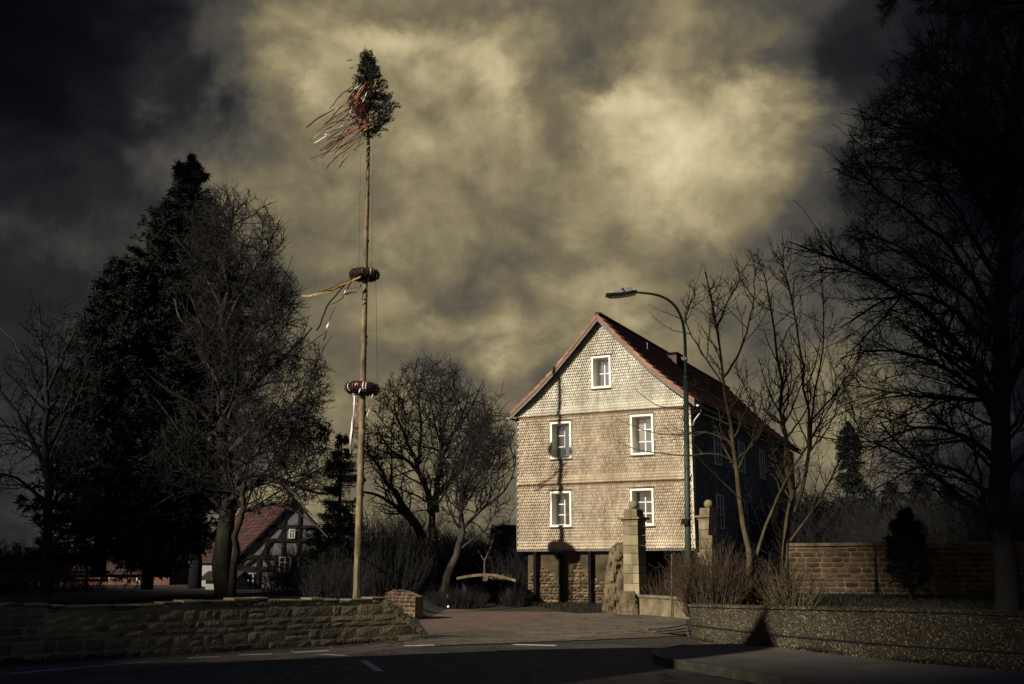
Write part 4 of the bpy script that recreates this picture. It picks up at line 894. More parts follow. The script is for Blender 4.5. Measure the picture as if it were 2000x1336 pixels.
def lump(name, left, right, Y, thick, material, label, cat, amp=.06, seed=3):
    """irregular mass between a left and a right outline, with its own distance and thickness"""
    rg_ = np.random.default_rng(seed); nr_, nc_ = 22, 12; m = MB(); ly = [p[1] for p in left]; lx = [p[0] for p in left]; ry = [p[1] for p in right]; rx = [p[0] for p in right]; y0_, y1_ = left[0][1], left[-1][1]
    vs = []; nz = rg_.normal(size=(nr_+1, nc_+1)); nz = (nz+np.roll(nz, 1, 0)+np.roll(nz, 1, 1))/1.7
    for j in range(nr_+1):
        y = y0_+(y1_-y0_)*j/nr_; a_, b_ = P(np.interp(y, ly, lx), y, Y), P(np.interp(y, ry, rx), y, Y)
        for i in range(nc_+1):
            f = i/nc_; e = math.sin(math.pi*min(max(f, .0), 1))**.22*min(1, (j+.4)/3); vs.append(a_+(b_-a_)*f+np.array([rg_.normal()*amp*.3, -thick*(e-.3)+nz[j, i]*amp, rg_.normal()*amp*.3]))
    m.add(vs, [(j*(nc_+1)+i, j*(nc_+1)+i+1, (j+1)*(nc_+1)+i+1, (j+1)*(nc_+1)+i) for j in range(nr_) for i in range(nc_)])
    bk = [P(np.interp(y, ly, lx), y, Y)+np.array([0, thick*.5, 0]) for y in np.linspace(y0_, y1_, nr_+1)], [P(np.interp(y, ry, rx), y, Y)+np.array([0, thick*.5, 0]) for y in np.linspace(y0_, y1_, nr_+1)]
    W_ = nc_+1; base_i = len(vs); m.add(bk[0]+bk[1], [(k, k+1, nr_+2+k, nr_+1+k) for k in range(nr_)])
    m.f += [(j*W_, (j+1)*W_, base_i+j+1, base_i+j) for j in range(nr_)]+[((j+1)*W_+nc_, j*W_+nc_, base_i+nr_+1+j, base_i+nr_+2+j) for j in range(nr_)]+[tuple(range(W_))+(base_i+nr_+1, base_i)]
    c = P((left[0][0]+right[0][0])/2, 1190, Y); t = thing(name, label, cat, (c[0], c[1], 0)); m.build('mass', material, t, False); return t
lump('ruined_buttress', [(1206, 1060), (1196, 1066), (1190, 1080), (1184, 1112), (1181, 1150), (1176, 1196)], [(1230, 1060), (1236, 1100), (1238, 1196)], 38.1, .3, M['old_plaster'], 'crumbling lump of old plastered masonry leaning against the gate pillar', 'ruined wall', .045)
lump('pillar_plinth', [(1219, 1155), (1214, 1165), (1210, 1178), (1206, 1200)], [(1241, 1158), (1246, 1170), (1250, 1200)], 36.6, .35, M['old_plaster'], 'rounded concrete foot in front of the gate pillar', 'plinth', .012, 9)
lwl = thing('parapet_wall', 'short plastered low wall between the gate pillar and the pebble-dashed wall', 'low wall', P(1290, 1180, 35)*[1, 1, 0])
pa, pb_ = P(1249, 1180, 36.3), P(1345, 1180, 33.4)
m = MB(); core_wall(m, [pa, pb_], lambda t: .56, lambda t: -.03, .3, 1, 8); m.build('wall_body', M['concrete'], lwl)
m = MB(); dn = unit(pb_-pa); nn_ = np.array([dn[1], -dn[0], 0]); core_wall(m, [pa+nn_*.05, pb_+nn_*.05], lambda t: .66, lambda t: .562, .4, 1, 8); m.build('coping', M['concrete'], lwl, bevel=.03)
ig = thing('iron_gate_rod', 'thin upright iron rod with scrolls in front of the short plastered wall', 'iron rod', P(1312, 1197, 34.4)*[1, 1, 0])
m = MB(); m.tube([P(1312, 1205, 34.2), P(1312, 1082, 34.2)], .022, 8); m.build('rod', M['iron'], ig, True)
m = MB()
for sg in (-1, 1):
    c = P(1312+sg*7.5, 1143, 34.2); m.tube([c+np.array([math.cos(a)*.12*(1-.02*k), 0, math.sin(a)*.14]) for k, a in enumerate(np.linspace(0, 5.6, 18))], .012, 6, False)
m.build('scroll', M['iron'], ig)
# grass bank below the house and grass on the raised ground
rngg = np.random.default_rng(31)
def grass(name, poly_px, n, size, label, zf=None, quads=None):
    ps = []
    xs_, ys_ = zip(*quads); k = 0
    poly = np.array(quads)
    def inp(x, y):
        c = np.zeros(len(x), bool); j = len(poly)-1
        for i in range(len(poly)):
            xi, yi = poly[i]; xj, yj = poly[j]; cond = ((yi > y) != (yj > y)) & (x < (xj-xi)*(y-yi)/(yj-yi+1e-12)+xi); c ^= cond; j = i
        return c
    x = rngg.uniform(min(xs_), max(xs_), n*2); y = rngg.uniform(min(ys_), max(ys_), n*2); ok = inp(x, y); x, y = x[ok][:n], y[ok][:n]
    z = np.array([hgt(a, b) for a, b in zip(x, y)])-.012
    p = np.stack([x, y, z], 1); d = unit(rngg.normal(size=p.shape)*.45+[0, 0, 1]); v, q = leaves(p, d, size, size*.12, rngg)
    o = npmesh(name, [(v, q)], M['grass'], None, rnd=np.repeat(rngg.random(len(p)), 4)); return stuff(o, label, 'grass')
bank = [PG(800, 1187), PG(980, 1187), PG(1060, 1192), PG(1130, 1199), PG(1200, 1196), PG(1195, 1172), PG(1050, 1160), PG(880, 1160), PG(810, 1165)]
grass('grass_bank', None, 26000, .13, 'rough grass along the foot of the house', quads=[(p[0], p[1]) for p in bank])
grass('lawn', None, 42000, .1, 'rough lawn behind the left stone wall', quads=[(-3.6, 25.5), (-3.9, 40), (-14, 44), (-16, 22), (-8, 21.2)])
grass('garden_grass', None, 22000, .16, 'rough grass behind the pebble-dashed wall', quads=[(4.8, 24.0), (5.8, 21), (7.4, 17.6), (12, 14), (26, 30), (24, 38), (8, 38)])
wd = []
for i in range(len(LW)-1):
    n_ = 260; f = rngg.random((n_, 1)); q = LW[i][None]*(1-f)+LW[i+1][None]*f; clump = rngg.random(n_) < .5+.5*np.sin(q[:, 0]*3.1); wd.append((q+rngg.normal(size=q.shape)*[.03, .03, 0]+[.02, -.05, .0])[clump])
for i in range(len(RW)-2):
    n_ = 300; f = rngg.random((n_, 1)); q = RW[i][None]*(1-f)+RW[i+1][None]*f; clump = rngg.random(n_) < .4+.5*np.sin(q[:, 1]*2.7); wd.append((q+rngg.normal(size=q.shape)*[.02, .03, 0]+[-.06, -.02, .0 if i == 0 else .13])[clump])
wd = np.concatenate(wd); v, q = leaves(wd, unit(rngg.normal(size=wd.shape)*.5+[0, 0, .9]), .085, .012, rngg); stuff(npmesh('weeds', [(v, q)], M['grass'], None, rnd=np.repeat(rngg.random(len(wd)), 4)), 'small weeds along the foot of the two roadside walls', 'weeds')
lt = np.stack([rngg.uniform(-4, 4.2, 900), rngg.uniform(19.5, 36, 900), np.full(900, .022)], 1); v, q = leaves(lt, unit(rngg.normal(size=lt.shape)*[1, 1, .1]), .035, .012, rngg); stuff(npmesh('leaf_litter', [(v, q)], M['twig_red'], None, rnd=np.repeat(rngg.random(len(lt)), 4)), 'dry leaves scattered over the forecourt', 'leaves')
# ================================================================ trees
SP0 = dict(per_m=.75, ang=(25, 60), ln=(2.2, 5.0), k=10, wob=.1, up=(0, 0, .06), rr=.42, rmin=.025, rmax=.08, t0=.18, sides=6, taper=.35)
SP = [dict(per_m=2.3, ang=(30, 62), ln=(1.2, 3.4), k=9, wob=.17, up=(0, 0, .05), rr=.5, rmin=.02, rmax=.05, t0=.12, sides=5, src=[0, 1]),
      dict(per_m=3.0, ang=(30, 65), ln=(.7, 1.9), k=7, wob=.2, up=(0, 0, .03), rr=.6, rmin=.014, rmax=.03, sides=4, t0=.08),
      dict(per_m=2.7, ang=(30, 65), ln=(.35, 1.1), k=5, wob=.22, up=(0, 0, .02), rr=.65, rmin=.0115, rmax=.018, t0=.08),
      dict(per_m=2.2, ang=(25, 60), ln=(.18, .55), k=4, wob=.22, up=(0, 0, .03), rr=.7, rmin=.010, rmax=.012, src=[3, 4], t0=.08)]
SP = [SP0]+SP
def vary(sp, **kw):
    out = []
    for s in sp:
        s = dict(s)
        for k, v in kw.items():
            if k == 'dens': s['per_m'] *= v
            elif k == 'upz': s['up'] = (0, 0, s['up'][2]+v)
            elif k == 'size': s['ln'] = tuple(a*v for a in s['ln'])
            elif k == 'thin': s['rmin'] *= v; s['rmax'] = s['rmax']*v
        out.append(s)
    return out
Y = 41
make_tree('linden_tree', 'big bare tree with a thick trunk and rounded net of twigs beside the timbered house', 'tree', P(440, 1155, Y)*[1, 1, 0]+[0, 0, .85], [
    LM([(442, 1165), (436, 1080), (437, 980), (440, 880), (443, 800), (440, 700), (434, 600), (444, 500), (457, 400)], Y, .5, .04),
    LM([(452, 1165), (458, 1080), (470, 1000), (478, 920), (500, 850), (540, 800)], Y-.6, .24, .05, -2),
    LM([(442, 990), (470, 955), (505, 932), (545, 938), (580, 965), (600, 1000)], Y-.4, .2, .05, -2), LM([(440, 960), (480, 930), (530, 925), (600, 960), (640, 965)], Y, .2, .05, 1.5),
    LM([(441, 890), (500, 830), (570, 800), (640, 765)], Y, .2, .04, -1), LM([(443, 800), (505, 745), (565, 690), (610, 640)], Y, .18, .04, 2), LM([(441, 730), (490, 650), (545, 590), (580, 540)], Y, .16, .035, -1.5),
    LM([(437, 650), (480, 550), (530, 480), (545, 430)], Y, .13, .03, 1), LM([(434, 600), (390, 520), (350, 470), (320, 450)], Y, .12, .03, -1), LM([(438, 560), (420, 470), (415, 400)], Y, .1, .03, 1),
    LM([(441, 850), (380, 790), (320, 760), (280, 720)], Y, .18, .04, -2), LM([(438, 940), (370, 890), (310, 880), (270, 900)], Y, .18, .04, -1), LM([(440, 760), (390, 690), (350, 620), (330, 560)], Y, .15, .04, 2),
    LM([(440, 1000), (400, 960), (350, 960), (300, 990)], Y, .14, .04, -1.5), LM([(470, 1000), (540, 980), (600, 1010), (640, 1050)], Y, .12, .03, -2), LM([(443, 830), (460, 780), (520, 700), (560, 640)], Y, .12, .03, -2)],
    vary(SP, dens=1.12), [E(452, 480, Y, 108, 128), E(465, 620, Y, 140, 140), E(500, 760, Y, 155, 140), E(480, 900, Y, 180, 120)], 101, M['bark'], M['twig_dark'])
Y = 46
make_tree('walnut_tree', 'wide bare tree with several heavy limbs between the maypole and the shingled house', 'tree', P(839, 1160, Y)*[1, 1, 0], [
    LM([(840, 1168), (838, 1094), (833, 1050), (815, 1029), (802, 1012), (773, 971), (745, 917), (716, 880)], Y, .42, .05), LM([(846, 1150), (847, 1061), (851, 1000), (843, 965), (827, 938), (815, 905), (786, 847), (769, 790)], Y-.3, .34, .04, 1),
    LM([(851, 1000), (853, 963), (860, 913), (864, 872), (860, 815), (864, 745)], Y-.2, .26, .04, -1), LM([(852, 968), (880, 938), (905, 913), (938, 856), (962, 810)], Y, .2, .04, -1),
    LM([(815, 1029), (773, 987), (732, 963), (700, 960)], Y, .2, .05, -2), LM([(827, 938), (800, 900), (760, 880), (735, 830)], Y, .14, .04, 2), LM([(861, 900), (890, 840), (915, 780), (920, 740)], Y, .13, .03, 2), LM([(864, 872), (900, 830), (935, 770), (945, 740)], Y, .12, .03, 1), LM([(815, 905), (825, 840), (815, 770), (810, 720)], Y, .13, .03, -1)],
    vary(SP, dens=1.05), [E(840, 850, Y, 122, 156), E(880, 890, Y, 135, 130), E(760, 900, Y, 80, 120)], 102, M['bark'], M['twig_dark'])
make_tree('leaning_tree', 'slender bare tree leaning right out of the undergrowth just left of the shingled house', 'tree', P(862, 1162, 44)*[1, 1, 0], [
    LM([(862, 1170), (880, 1111), (897, 1074), (905, 1029), (898, 1000), (903, 938), (915, 890)], 44, .27, .05), LM([(905, 1032), (938, 996), (975, 971), (1004, 930)], 44, .12, .03, 1), LM([(899, 1000), (930, 950), (965, 900), (985, 850)], 44, .1, .03, -1),
    LM([(897, 1074), (940, 1040), (985, 1020)], 44, .08, .03)], vary(SP, dens=1.05), [E(935, 900, 44, 88, 160), E(900, 1000, 44, 90, 60)], 103, M['bark'], M['twig_dark'])
make_tree('birch_sapling', 'little pale-stemmed sapling growing beside the curved shelter', 'tree', P(945, 1125, 44.6)*[1, 1, 0], [
    LM([(945, 1135), (946, 1110), (947, 1092), (956, 1075), (965, 1050)], 44.6, .06, .02), LM([(946, 1095), (935, 1078), (925, 1062)], 44.6, .04, .015)], [dict(per_m=4, ang=(25, 55), ln=(.3, .8), k=4, wob=.15, up=(0, 0, .1), rr=.5, rmin=.01, rmax=.02), dict(per_m=5, ang=(25, 55), ln=(.15, .35), k=3, wob=.15, up=(0, 0, .1), rr=.5, rmin=.008, rmax=.01)], None, 104, M['bark_lit'], M['twig_red'])
Y = 38
make_tree('far_left_tree', 'bare spreading tree at the very left edge of the view', 'tree', P(93, 1150, Y)*[1, 1, 0]+[0, 0, .85], [
    LM([(92, 1165), (92, 1000), (90, 900), (98, 780), (86, 680), (74, 590)], Y, .26, .04), LM([(90, 920), (50, 830), (0, 760), (-40, 720)], Y, .15, .04, -1), LM([(93, 880), (130, 800), (165, 720), (190, 640)], Y, .14, .03, 1), LM([(96, 800), (60, 720), (20, 660), (-10, 620)], Y, .12, .03, 2),
    LM([(96, 760), (125, 690), (150, 640)], Y, .1, .03, -1), LM([(90, 980), (30, 930), (-30, 920)], Y, .12, .03, -1), LM([(92, 1000), (140, 930), (180, 880)], Y, .12, .03, 1)],
    vary(SP, dens=.85), [E(85, 770, Y, 110, 200), E(60, 950, Y, 150, 170)], 105, M['bark_black'], M['bark_black'])
Y = 52
make_tree('russet_beech', 'bare-looking beech still holding patches of russet leaves between the spruce and the linden', 'tree', P(380, 1150, Y)*[1, 1, 0], [
    LM([(380, 1150), (378, 950), (370, 800), (350, 650), (345, 520)], Y, .4, .05), LM([(376, 900), (330, 780), (290, 690)], Y, .2, .05), LM([(370, 800), (420, 700), (520, 640)], Y, .2, .05), LM([(378, 950), (460, 850), (560, 800)], Y, .2, .05), LM([(360, 700), (400, 600), (420, 520)], Y, .15, .04),
    LM([(378, 980), (480, 900), (600, 850)], Y, .18, .04)],
    SP[:4], [E(340, 580, Y, 70, 110), E(350, 680, Y, 95, 80), E(500, 700, Y, 110, 90), E(560, 860, Y, 90, 80)], 106, M['bark_far'], M['twig_dark'], leafspec=(2, .16, .035, M['russet'], .9))
Y = 27.5
YG = [dict(per_m=4.4, ang=(30, 60), ln=(.4, 2.4), k=9, wob=.15, up=(0, 0, .12), rr=.55, rmin=.012, rmax=.035, t0=.22, sides=5),
      dict(per_m=3.8, ang=(35, 65), ln=(.25, .9), k=6, wob=.18, up=(0, 0, .1), rr=.6, rmin=.007, rmax=.015, sides=4),
      dict(per_m=5.5, ang=(35, 75), ln=(.05, .2), k=3, wob=.15, up=(0, 0, .1), rr=.8, rmin=.0055, rmax=.008, src=[0, 1, 2], minl=.04)]
envR = [E(1440, 760, Y, 190, 260), E(1530, 750, Y, 190, 290), E(1400, 700, Y, 110, 160), E(1560, 800, Y, 170, 240)]
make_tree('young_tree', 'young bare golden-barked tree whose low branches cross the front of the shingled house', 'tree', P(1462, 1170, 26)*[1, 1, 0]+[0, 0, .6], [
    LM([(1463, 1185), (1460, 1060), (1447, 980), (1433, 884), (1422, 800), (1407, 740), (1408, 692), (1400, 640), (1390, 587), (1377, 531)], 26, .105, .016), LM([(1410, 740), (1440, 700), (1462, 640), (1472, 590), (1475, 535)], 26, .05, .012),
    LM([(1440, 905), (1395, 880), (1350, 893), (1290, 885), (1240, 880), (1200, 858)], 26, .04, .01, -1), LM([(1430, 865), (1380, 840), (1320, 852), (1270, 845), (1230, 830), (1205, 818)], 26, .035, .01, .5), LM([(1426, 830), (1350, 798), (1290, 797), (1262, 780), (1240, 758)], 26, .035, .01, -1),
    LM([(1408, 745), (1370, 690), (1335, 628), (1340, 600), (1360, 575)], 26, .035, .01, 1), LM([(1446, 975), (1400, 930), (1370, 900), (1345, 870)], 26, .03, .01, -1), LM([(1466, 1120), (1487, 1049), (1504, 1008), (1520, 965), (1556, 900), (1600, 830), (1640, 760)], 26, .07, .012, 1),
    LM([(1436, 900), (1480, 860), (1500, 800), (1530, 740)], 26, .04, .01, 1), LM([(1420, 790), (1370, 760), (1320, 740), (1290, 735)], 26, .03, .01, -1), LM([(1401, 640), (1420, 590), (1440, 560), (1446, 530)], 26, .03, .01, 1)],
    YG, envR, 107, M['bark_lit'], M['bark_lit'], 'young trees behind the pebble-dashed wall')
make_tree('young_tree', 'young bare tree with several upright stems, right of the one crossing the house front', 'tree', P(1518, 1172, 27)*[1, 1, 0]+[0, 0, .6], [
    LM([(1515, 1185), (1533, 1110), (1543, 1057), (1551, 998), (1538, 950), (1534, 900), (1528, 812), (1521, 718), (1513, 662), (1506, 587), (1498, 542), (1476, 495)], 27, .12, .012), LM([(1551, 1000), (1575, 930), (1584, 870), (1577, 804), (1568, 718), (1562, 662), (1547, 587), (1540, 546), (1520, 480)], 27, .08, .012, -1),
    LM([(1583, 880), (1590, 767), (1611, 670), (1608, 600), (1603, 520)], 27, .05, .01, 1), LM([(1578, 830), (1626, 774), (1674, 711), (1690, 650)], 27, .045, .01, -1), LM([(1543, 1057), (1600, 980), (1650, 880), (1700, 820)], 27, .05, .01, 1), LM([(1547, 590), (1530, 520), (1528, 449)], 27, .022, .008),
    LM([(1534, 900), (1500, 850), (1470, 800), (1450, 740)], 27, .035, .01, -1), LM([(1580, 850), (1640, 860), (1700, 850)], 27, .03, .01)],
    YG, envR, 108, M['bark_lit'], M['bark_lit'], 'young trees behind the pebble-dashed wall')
Y = 19
SPR = [dict(per_m=.8, ang=(20, 50), ln=(1.4, 3.4), k=10, wob=.1, up=(0, 0, 0), rr=.42, rmin=.02, rmax=.05, t0=.1, sides=6, flat=.4, taper=.3),
       dict(src=[0, 1], per_m=3.6, ang=(25, 55), ln=(.9, 2.4), k=8, wob=.12, up=(0, 0, -.01), rr=.45, rmin=.011, rmax=.035, t0=.1, sides=5, flat=.4),
       dict(per_m=5.0, ang=(25, 55), ln=(.4, 1.2), k=6, wob=.15, up=(0, 0, .02), rr=.55, rmin=.0065, rmax=.015, sides=4, t0=.08),
       dict(per_m=6.6, ang=(28, 60), ln=(.18, .55), k=4, wob=.18, up=(0, 0, .03), rr=.6, rmin=.0045, rmax=.008, t0=.05),
       dict(per_m=6.0, ang=(28, 65), ln=(.08, .24), k=3, wob=.2, up=(0, 0, .03), rr=.7, rmin=.0038, rmax=.005, src=[3, 4], minl=.05)]
make_tree('dark_arching_tree', 'huge dark bare tree filling the right edge, long boughs arching to the left', 'tree', P(1965, 1180, Y)*[1, 1, 0]+[0, 0, .6], [
    LM([(1968, 1200), (1960, 1000), (1950, 800), (1958, 600), (1970, 400), (1985, 200), (2000, 40)], Y, .26, .08), LM([(1955, 860), (1930, 760), (1880, 680), (1800, 600), (1700, 530), (1620, 500), (1540, 472)], Y, .12, .012, -1),
    LM([(1957, 640), (1900, 540), (1830, 450), (1750, 395), (1690, 352), (1638, 335)], Y, .11, .012, 1), LM([(1965, 470), (1900, 360), (1830, 280), (1770, 240), (1712, 212)], Y, .1, .012, -1), LM([(1952, 900), (1890, 850), (1800, 830), (1740, 850), (1700, 880)], Y, .09, .012, .5),
    LM([(1950, 820), (1890, 740), (1790, 690), (1700, 680), (1640, 700)], Y, .09, .012, 1.5), LM([(1958, 1000), (1900, 930), (1820, 900), (1750, 930), (1700, 960)], Y, .08, .012, -1), LM([(1975, 330), (1920, 200), (1860, 130), (1800, 100)], Y, .08, .012, 1),
    LM([(1955, 700), (1880, 620), (1790, 560), (1700, 600), (1640, 640)], Y, .08, .012, -1.5), LM([(1985, 150), (1950, 60), (1900, 0)], Y, .07, .015, 1), LM([(1960, 560), (1900, 470), (1860, 380), (1800, 330), (1740, 330)], Y, .09, .012, 2),
    LM([(1960, 760), (2040, 640), (2120, 540)], Y, .12, .03), LM([(1970, 420), (2050, 300), (2120, 220)], Y, .1, .03), LM([(1955, 940), (2030, 860), (2100, 800)], Y, .1, .03), LM([(1950, 780), (1850, 780), (1760, 770), (1680, 790)], Y, .07, .012, 1),
    LM([(1985, 220), (1920, 120), (1840, 80), (1765, 110)], Y, .07, .012, 1), LM([(1975, 330), (1890, 240), (1820, 195), (1765, 180)], Y, .07, .012, -.5), LM([(1968, 420), (1880, 300), (1800, 250), (1730, 280)], Y, .07, .012, 1.5), LM([(1958, 640), (1860, 560), (1760, 480), (1650, 440)], Y, .08, .012, 2),
    LM([(1962, 520), (1980, 420), (1940, 300), (1900, 230), (1880, 170)], Y, .08, .012, -1)],
    SPR, [E(1960, 500, Y, 330, 560), E(1700, 560, Y, 190, 150), E(1760, 800, Y, 140, 200), E(2000, 900, Y, 250, 200)], 109, M['bark_black'], M['bark_black'])
# spruces
def spruce(name, label, Y, topp, zb_, prof_, nb, seed, ln=.3, wd=.035, per=5, needle=None, droop=.25, group=None, dens=3, trunk_r=.2, mat_=None):
    rg_ = np.random.default_rng(seed); T = P(*topp, Y); zt_ = T[2]; root = thing(name, label, 'tree', (T[0], T[1], zb_), group)
    tk = resample([(T[0], T[1], zb_-.3), (T[0], T[1], (zb_+zt_)/2), (T[0], T[1], zt_)], 10)[None]; m = npmesh('trunk', [tubes(tk, np.linspace(trunk_r, .02, 10)[None], 8)], M['bark_black'], root, True)
    t = rg_.random(nb)**.85; H_ = (zt_-zb_); ti = .55/H_; t = np.where(rg_.random(nb) < .75, (np.floor(t/ti)+.5+.22*rg_.normal(size=nb))*ti, t).clip(0, 1); z = zt_-(zt_-zb_-.3)*(1-t); az = rg_.random(nb)*6.283; ln_ = np.interp(zt_-z, [a for a, _ in prof_], [b for _, b in prof_])*(.7+.38*rg_.random(nb))*(1+.18*np.cos(az*2+zt_-z))
    bp = np.empty((nb, 7, 3))
    for j in range(7):
        f = j/6; bp[:, j, 0] = T[0]+np.cos(az)*ln_*f; bp[:, j, 1] = T[1]+np.sin(az)*ln_*f; bp[:, j, 2] = np.minimum(z+ln_*(-droop*f+.22*f*f), zt_-.02)
    br = np.linspace(.03, .008, 7)[None].repeat(nb, 0)*(trunk_r/.2)
    sub, sr = children(bp, br, dict(per_m=per, ang=(35, 70), ln=(ln*1.2, ln*3.2), k=4, wob=.12, up=(0, 0, -.12), rr=.5, rmin=.008, t0=.1, flat=.6, taper=.6), None, rg_)
    npmesh('boughs', [tubes(bp, br, 4)], M['bark_black'], root)
    src = np.concatenate([sub.reshape(-1, 3), bp[:, 1:].reshape(-1, 3)]); dr = np.concatenate([unit(np.gradient(sub, axis=1)).reshape(-1, 3), unit(bp[:, 1:]-bp[:, :-1]).reshape(-1, 3)])
    p = np.repeat(src, dens, 0)+rg_.normal(size=(len(src)*dens, 3))*ln*.18; d = unit(np.repeat(dr, dens, 0)+rg_.normal(size=p.shape)*.5+[0, 0, -.15]); v, q = leaves(p, d, ln, wd, rg_)
    npmesh('crown', [(v, q)], mat_ or M['needle'], root, rnd=np.repeat(rg_.random(len(p)), 4)); return root
spruce('tall_spruce', 'towering dark spruce with a narrow spire, highest tree on the left', 45, (373, 304), 1.8, [(0, .03), (.35, .12), (.6, .55), (1.2, .75), (1.5, .35), (1.75, .4), (2.1, 1.5), (3.2, 1.8), (4.6, 2.2), (5.4, 2.9), (7, 3.2), (9.5, 3.5), (13, 3.2), (18, 2.6)], 640, 201, ln=.21, wd=.024, per=6.5, dens=6, trunk_r=.4)
spruce('side_spruce', 'broad dark evergreen crowded against the left flank of the tall spruce', 43, (243, 505), 1.5, [(0, .3), (.8, 1.0), (2.5, 1.6), (5, 2.2), (9, 2.7), (14, 2.9)], 430, 202, ln=.21, wd=.024, per=6, dens=6, trunk_r=.3)
spruce('low_spruce', 'lower dark spruce in front of the two taller ones, reaching down to the lawn', 42, (318, 720), 1.0, [(0, .2), (1, .9), (3, 1.8), (6, 2.3), (9, 2.2)], 300, 212, ln=.2, wd=.022, per=6, dens=5, trunk_r=.25)
spruce('garden_spruce', 'mid-sized dark spruce immediately behind the maypole beside the timbered house', 43, (668, 850), 1.0, [(0, .1), (1, .5), (3, 1.0), (5, 1.35), (7, 1.5)], 170, 203, ln=.16, wd=.016, per=6, dens=5, trunk_r=.15)
spruce('far_spruce', 'pointed dark spruce rising behind the brown stone wall, right of the shingled house', 66, (1655, 826), .5, [(0, .1), (1.2, .6), (3, .9), (3.6, .8), (5, 1.4), (8, 1.8)], 240, 204, ln=.22, wd=.03, per=5, dens=4)
for i, (x, y, lab) in enumerate(((1740, 945, 'small distant spruce top closest to the pointed spruce, above the dark wood'), (1795, 943, 'middle of the three little spruce tops above the dark wood at right'), (1857, 946, 'rightmost little spruce top above the dark wood'))):
    spruce('distant_spruce', lab, 88, (x, y), 2.5, [(0, .15), (1, .8), (3, 1.3), (6, 1.6)], 90, 205+i, ln=.34, wd=.05, per=3, dens=3, group='distant spruces above the wood')
spruce('conical_shrub', 'dark bushy evergreen standing in front of the brown stone wall', 30, (1768, 1000), .6, [(0, .06), (.6, .3), (1.4, .5), (2.4, .62)], 170, 209, ln=.13, wd=.014, per=9, dens=5, droop=-.55, trunk_r=.1)
# pine bough entering at the top right corner (trunk outside the frame)
rg_ = np.random.default_rng(55); Yp = 13
root = thing('pine_tree', 'black pine bough hanging into the top right corner', 'tree', (9.6, Yp, .6))
tk = resample([(9.6, Yp, .4), (9.7, Yp, 6), (9.5, Yp, 12)], 12)[None]; npmesh('trunk', [tubes(tk, np.linspace(.3, .12, 12)[None], 10)], M['bark_black'], root, True)
bl = [resample([(9.6, Yp, z), P(x1, y1, Yp+dy*.5)+[0, 0, .3], P(x2, y2, Yp+dy)], 8) for z, x1, y1, x2, y2, dy in ((8.6, 1900, -40, 1740, 0, 0), (8.9, 1950, -60, 1820, 12, -1), (8.2, 1960, 10, 1860, 30, 1), (9.3, 1900, -90, 1700, -40, .5), (8, 2000, 40, 1930, 60, 0), (9.6, 2000, -60, 1900, -20, -1.5))]
bl = np.array(bl); br = np.linspace(.06, .015, 8)[None].repeat(len(bl), 0); sub, sr = children(bl, br, dict(per_m=9, ang=(25, 60), ln=(.25, .7), k=4, wob=.15, up=(0, 0, -.05), rr=.5, rmin=.006, t0=.2), None, rg_)
npmesh('boughs', [tubes(bl, br, 6), tubes(sub, sr, 4)], M['bark_black'], root)
src = sub[:, 1:].reshape(-1, 3); dr = unit(sub[:, 1:]-sub[:, :-1]).reshape(-1, 3); p = np.repeat(src, 26, 0)+rg_.normal(size=(len(src)*26, 3))*.03; d = unit(np.repeat(dr, 26, 0)+rg_.normal(size=p.shape)*.55)
v, q = leaves(p, d, .13, .004, rg_); npmesh('needles', [(v, q)], M['needle'], root, rnd=np.repeat(rg_.random(len(p)), 4))
# shrubs
def shrub(name, label, px, py, Y, spread, height, n, seed, mat_, zb_=None, fan=.5, depth=.6, group=None, thick=.012):
    rg_ = np.random.default_rng(seed); c = P(px, py, Y); c[2] = zb_ if zb_ is not None else c[2]; root = thing(name, label, 'shrub', c, group)
    L0 = np.empty((n, 8, 3)); a = rg_.uniform(-1, 1, n); st = c+np.stack([a*spread*.5, rg_.uniform(-1, 1, n)*depth*.5, rg_.uniform(-.1, .05, n)], 1)
    d = unit(np.stack([a*fan+rg_.normal(size=n)*.16, rg_.normal(size=n)*.22, np.ones(n)], 1)); h = height*(.5+.55*rg_.random(n))*(1-.25*abs(a)); L0[:, 0] = st; cur = d
    for j in range(1, 8): cur = unit(cur+rg_.normal(size=(n, 3))*.1+[0, 0, .03]); L0[:, j] = L0[:, j-1]+cur*(h/7)[:, None]
    r0 = np.linspace(thick, thick*.4, 8)[None].repeat(n, 0); npmesh('stems', [tubes(L0, r0, 4)], mat_, root)
    s1, q1 = children(L0, r0, dict(per_m=4.0, ang=(25, 60), ln=(.2, .8), k=5, wob=.2, up=(0, 0, .15), rr=.7, rmin=thick*.45, t0=.2), None, rg_)
    s2, q2 = children(s1, q1, dict(per_m=4, ang=(20, 55), ln=(.1, .3), k=3, wob=.12, up=(0, 0, .1), rr=.7, rmin=thick*.35, t0=.2), None, rg_)
    npmesh('twigs', [tubes(s1, q1, 3), tubes(s2, q2, 3)], mat_, root); return root
shrub('brown_shrub', 'dense reddish-brown shrub of upright stems at the foot of the street lamp', 1386, 1182, 25.6, 1.2, 1.8, 300, 301, M['twig_red'], .55, .36, thick=.009)
shrub('brown_shrub', 'looser dark shrub fanning out between the two young trees', 1490, 1182, 26.5, .9, 1.6, 150, 302, M['twig_dark'], .55, .8)
shrub('bare_shrub', 'thin bare shrub leaning right beside the second young tree, before the brown stone wall', 1548, 1182, 25.5, .7, 1.5, 60, 303, M['bark_lit'], .55, .9)
shrub('bare_shrub', 'thin shrub growing in the dark recess between gate pillar and lamp', 1330, 1165, 36.5, 1.6, 1.9, 70, 304, M['twig_red'], .0, .5)
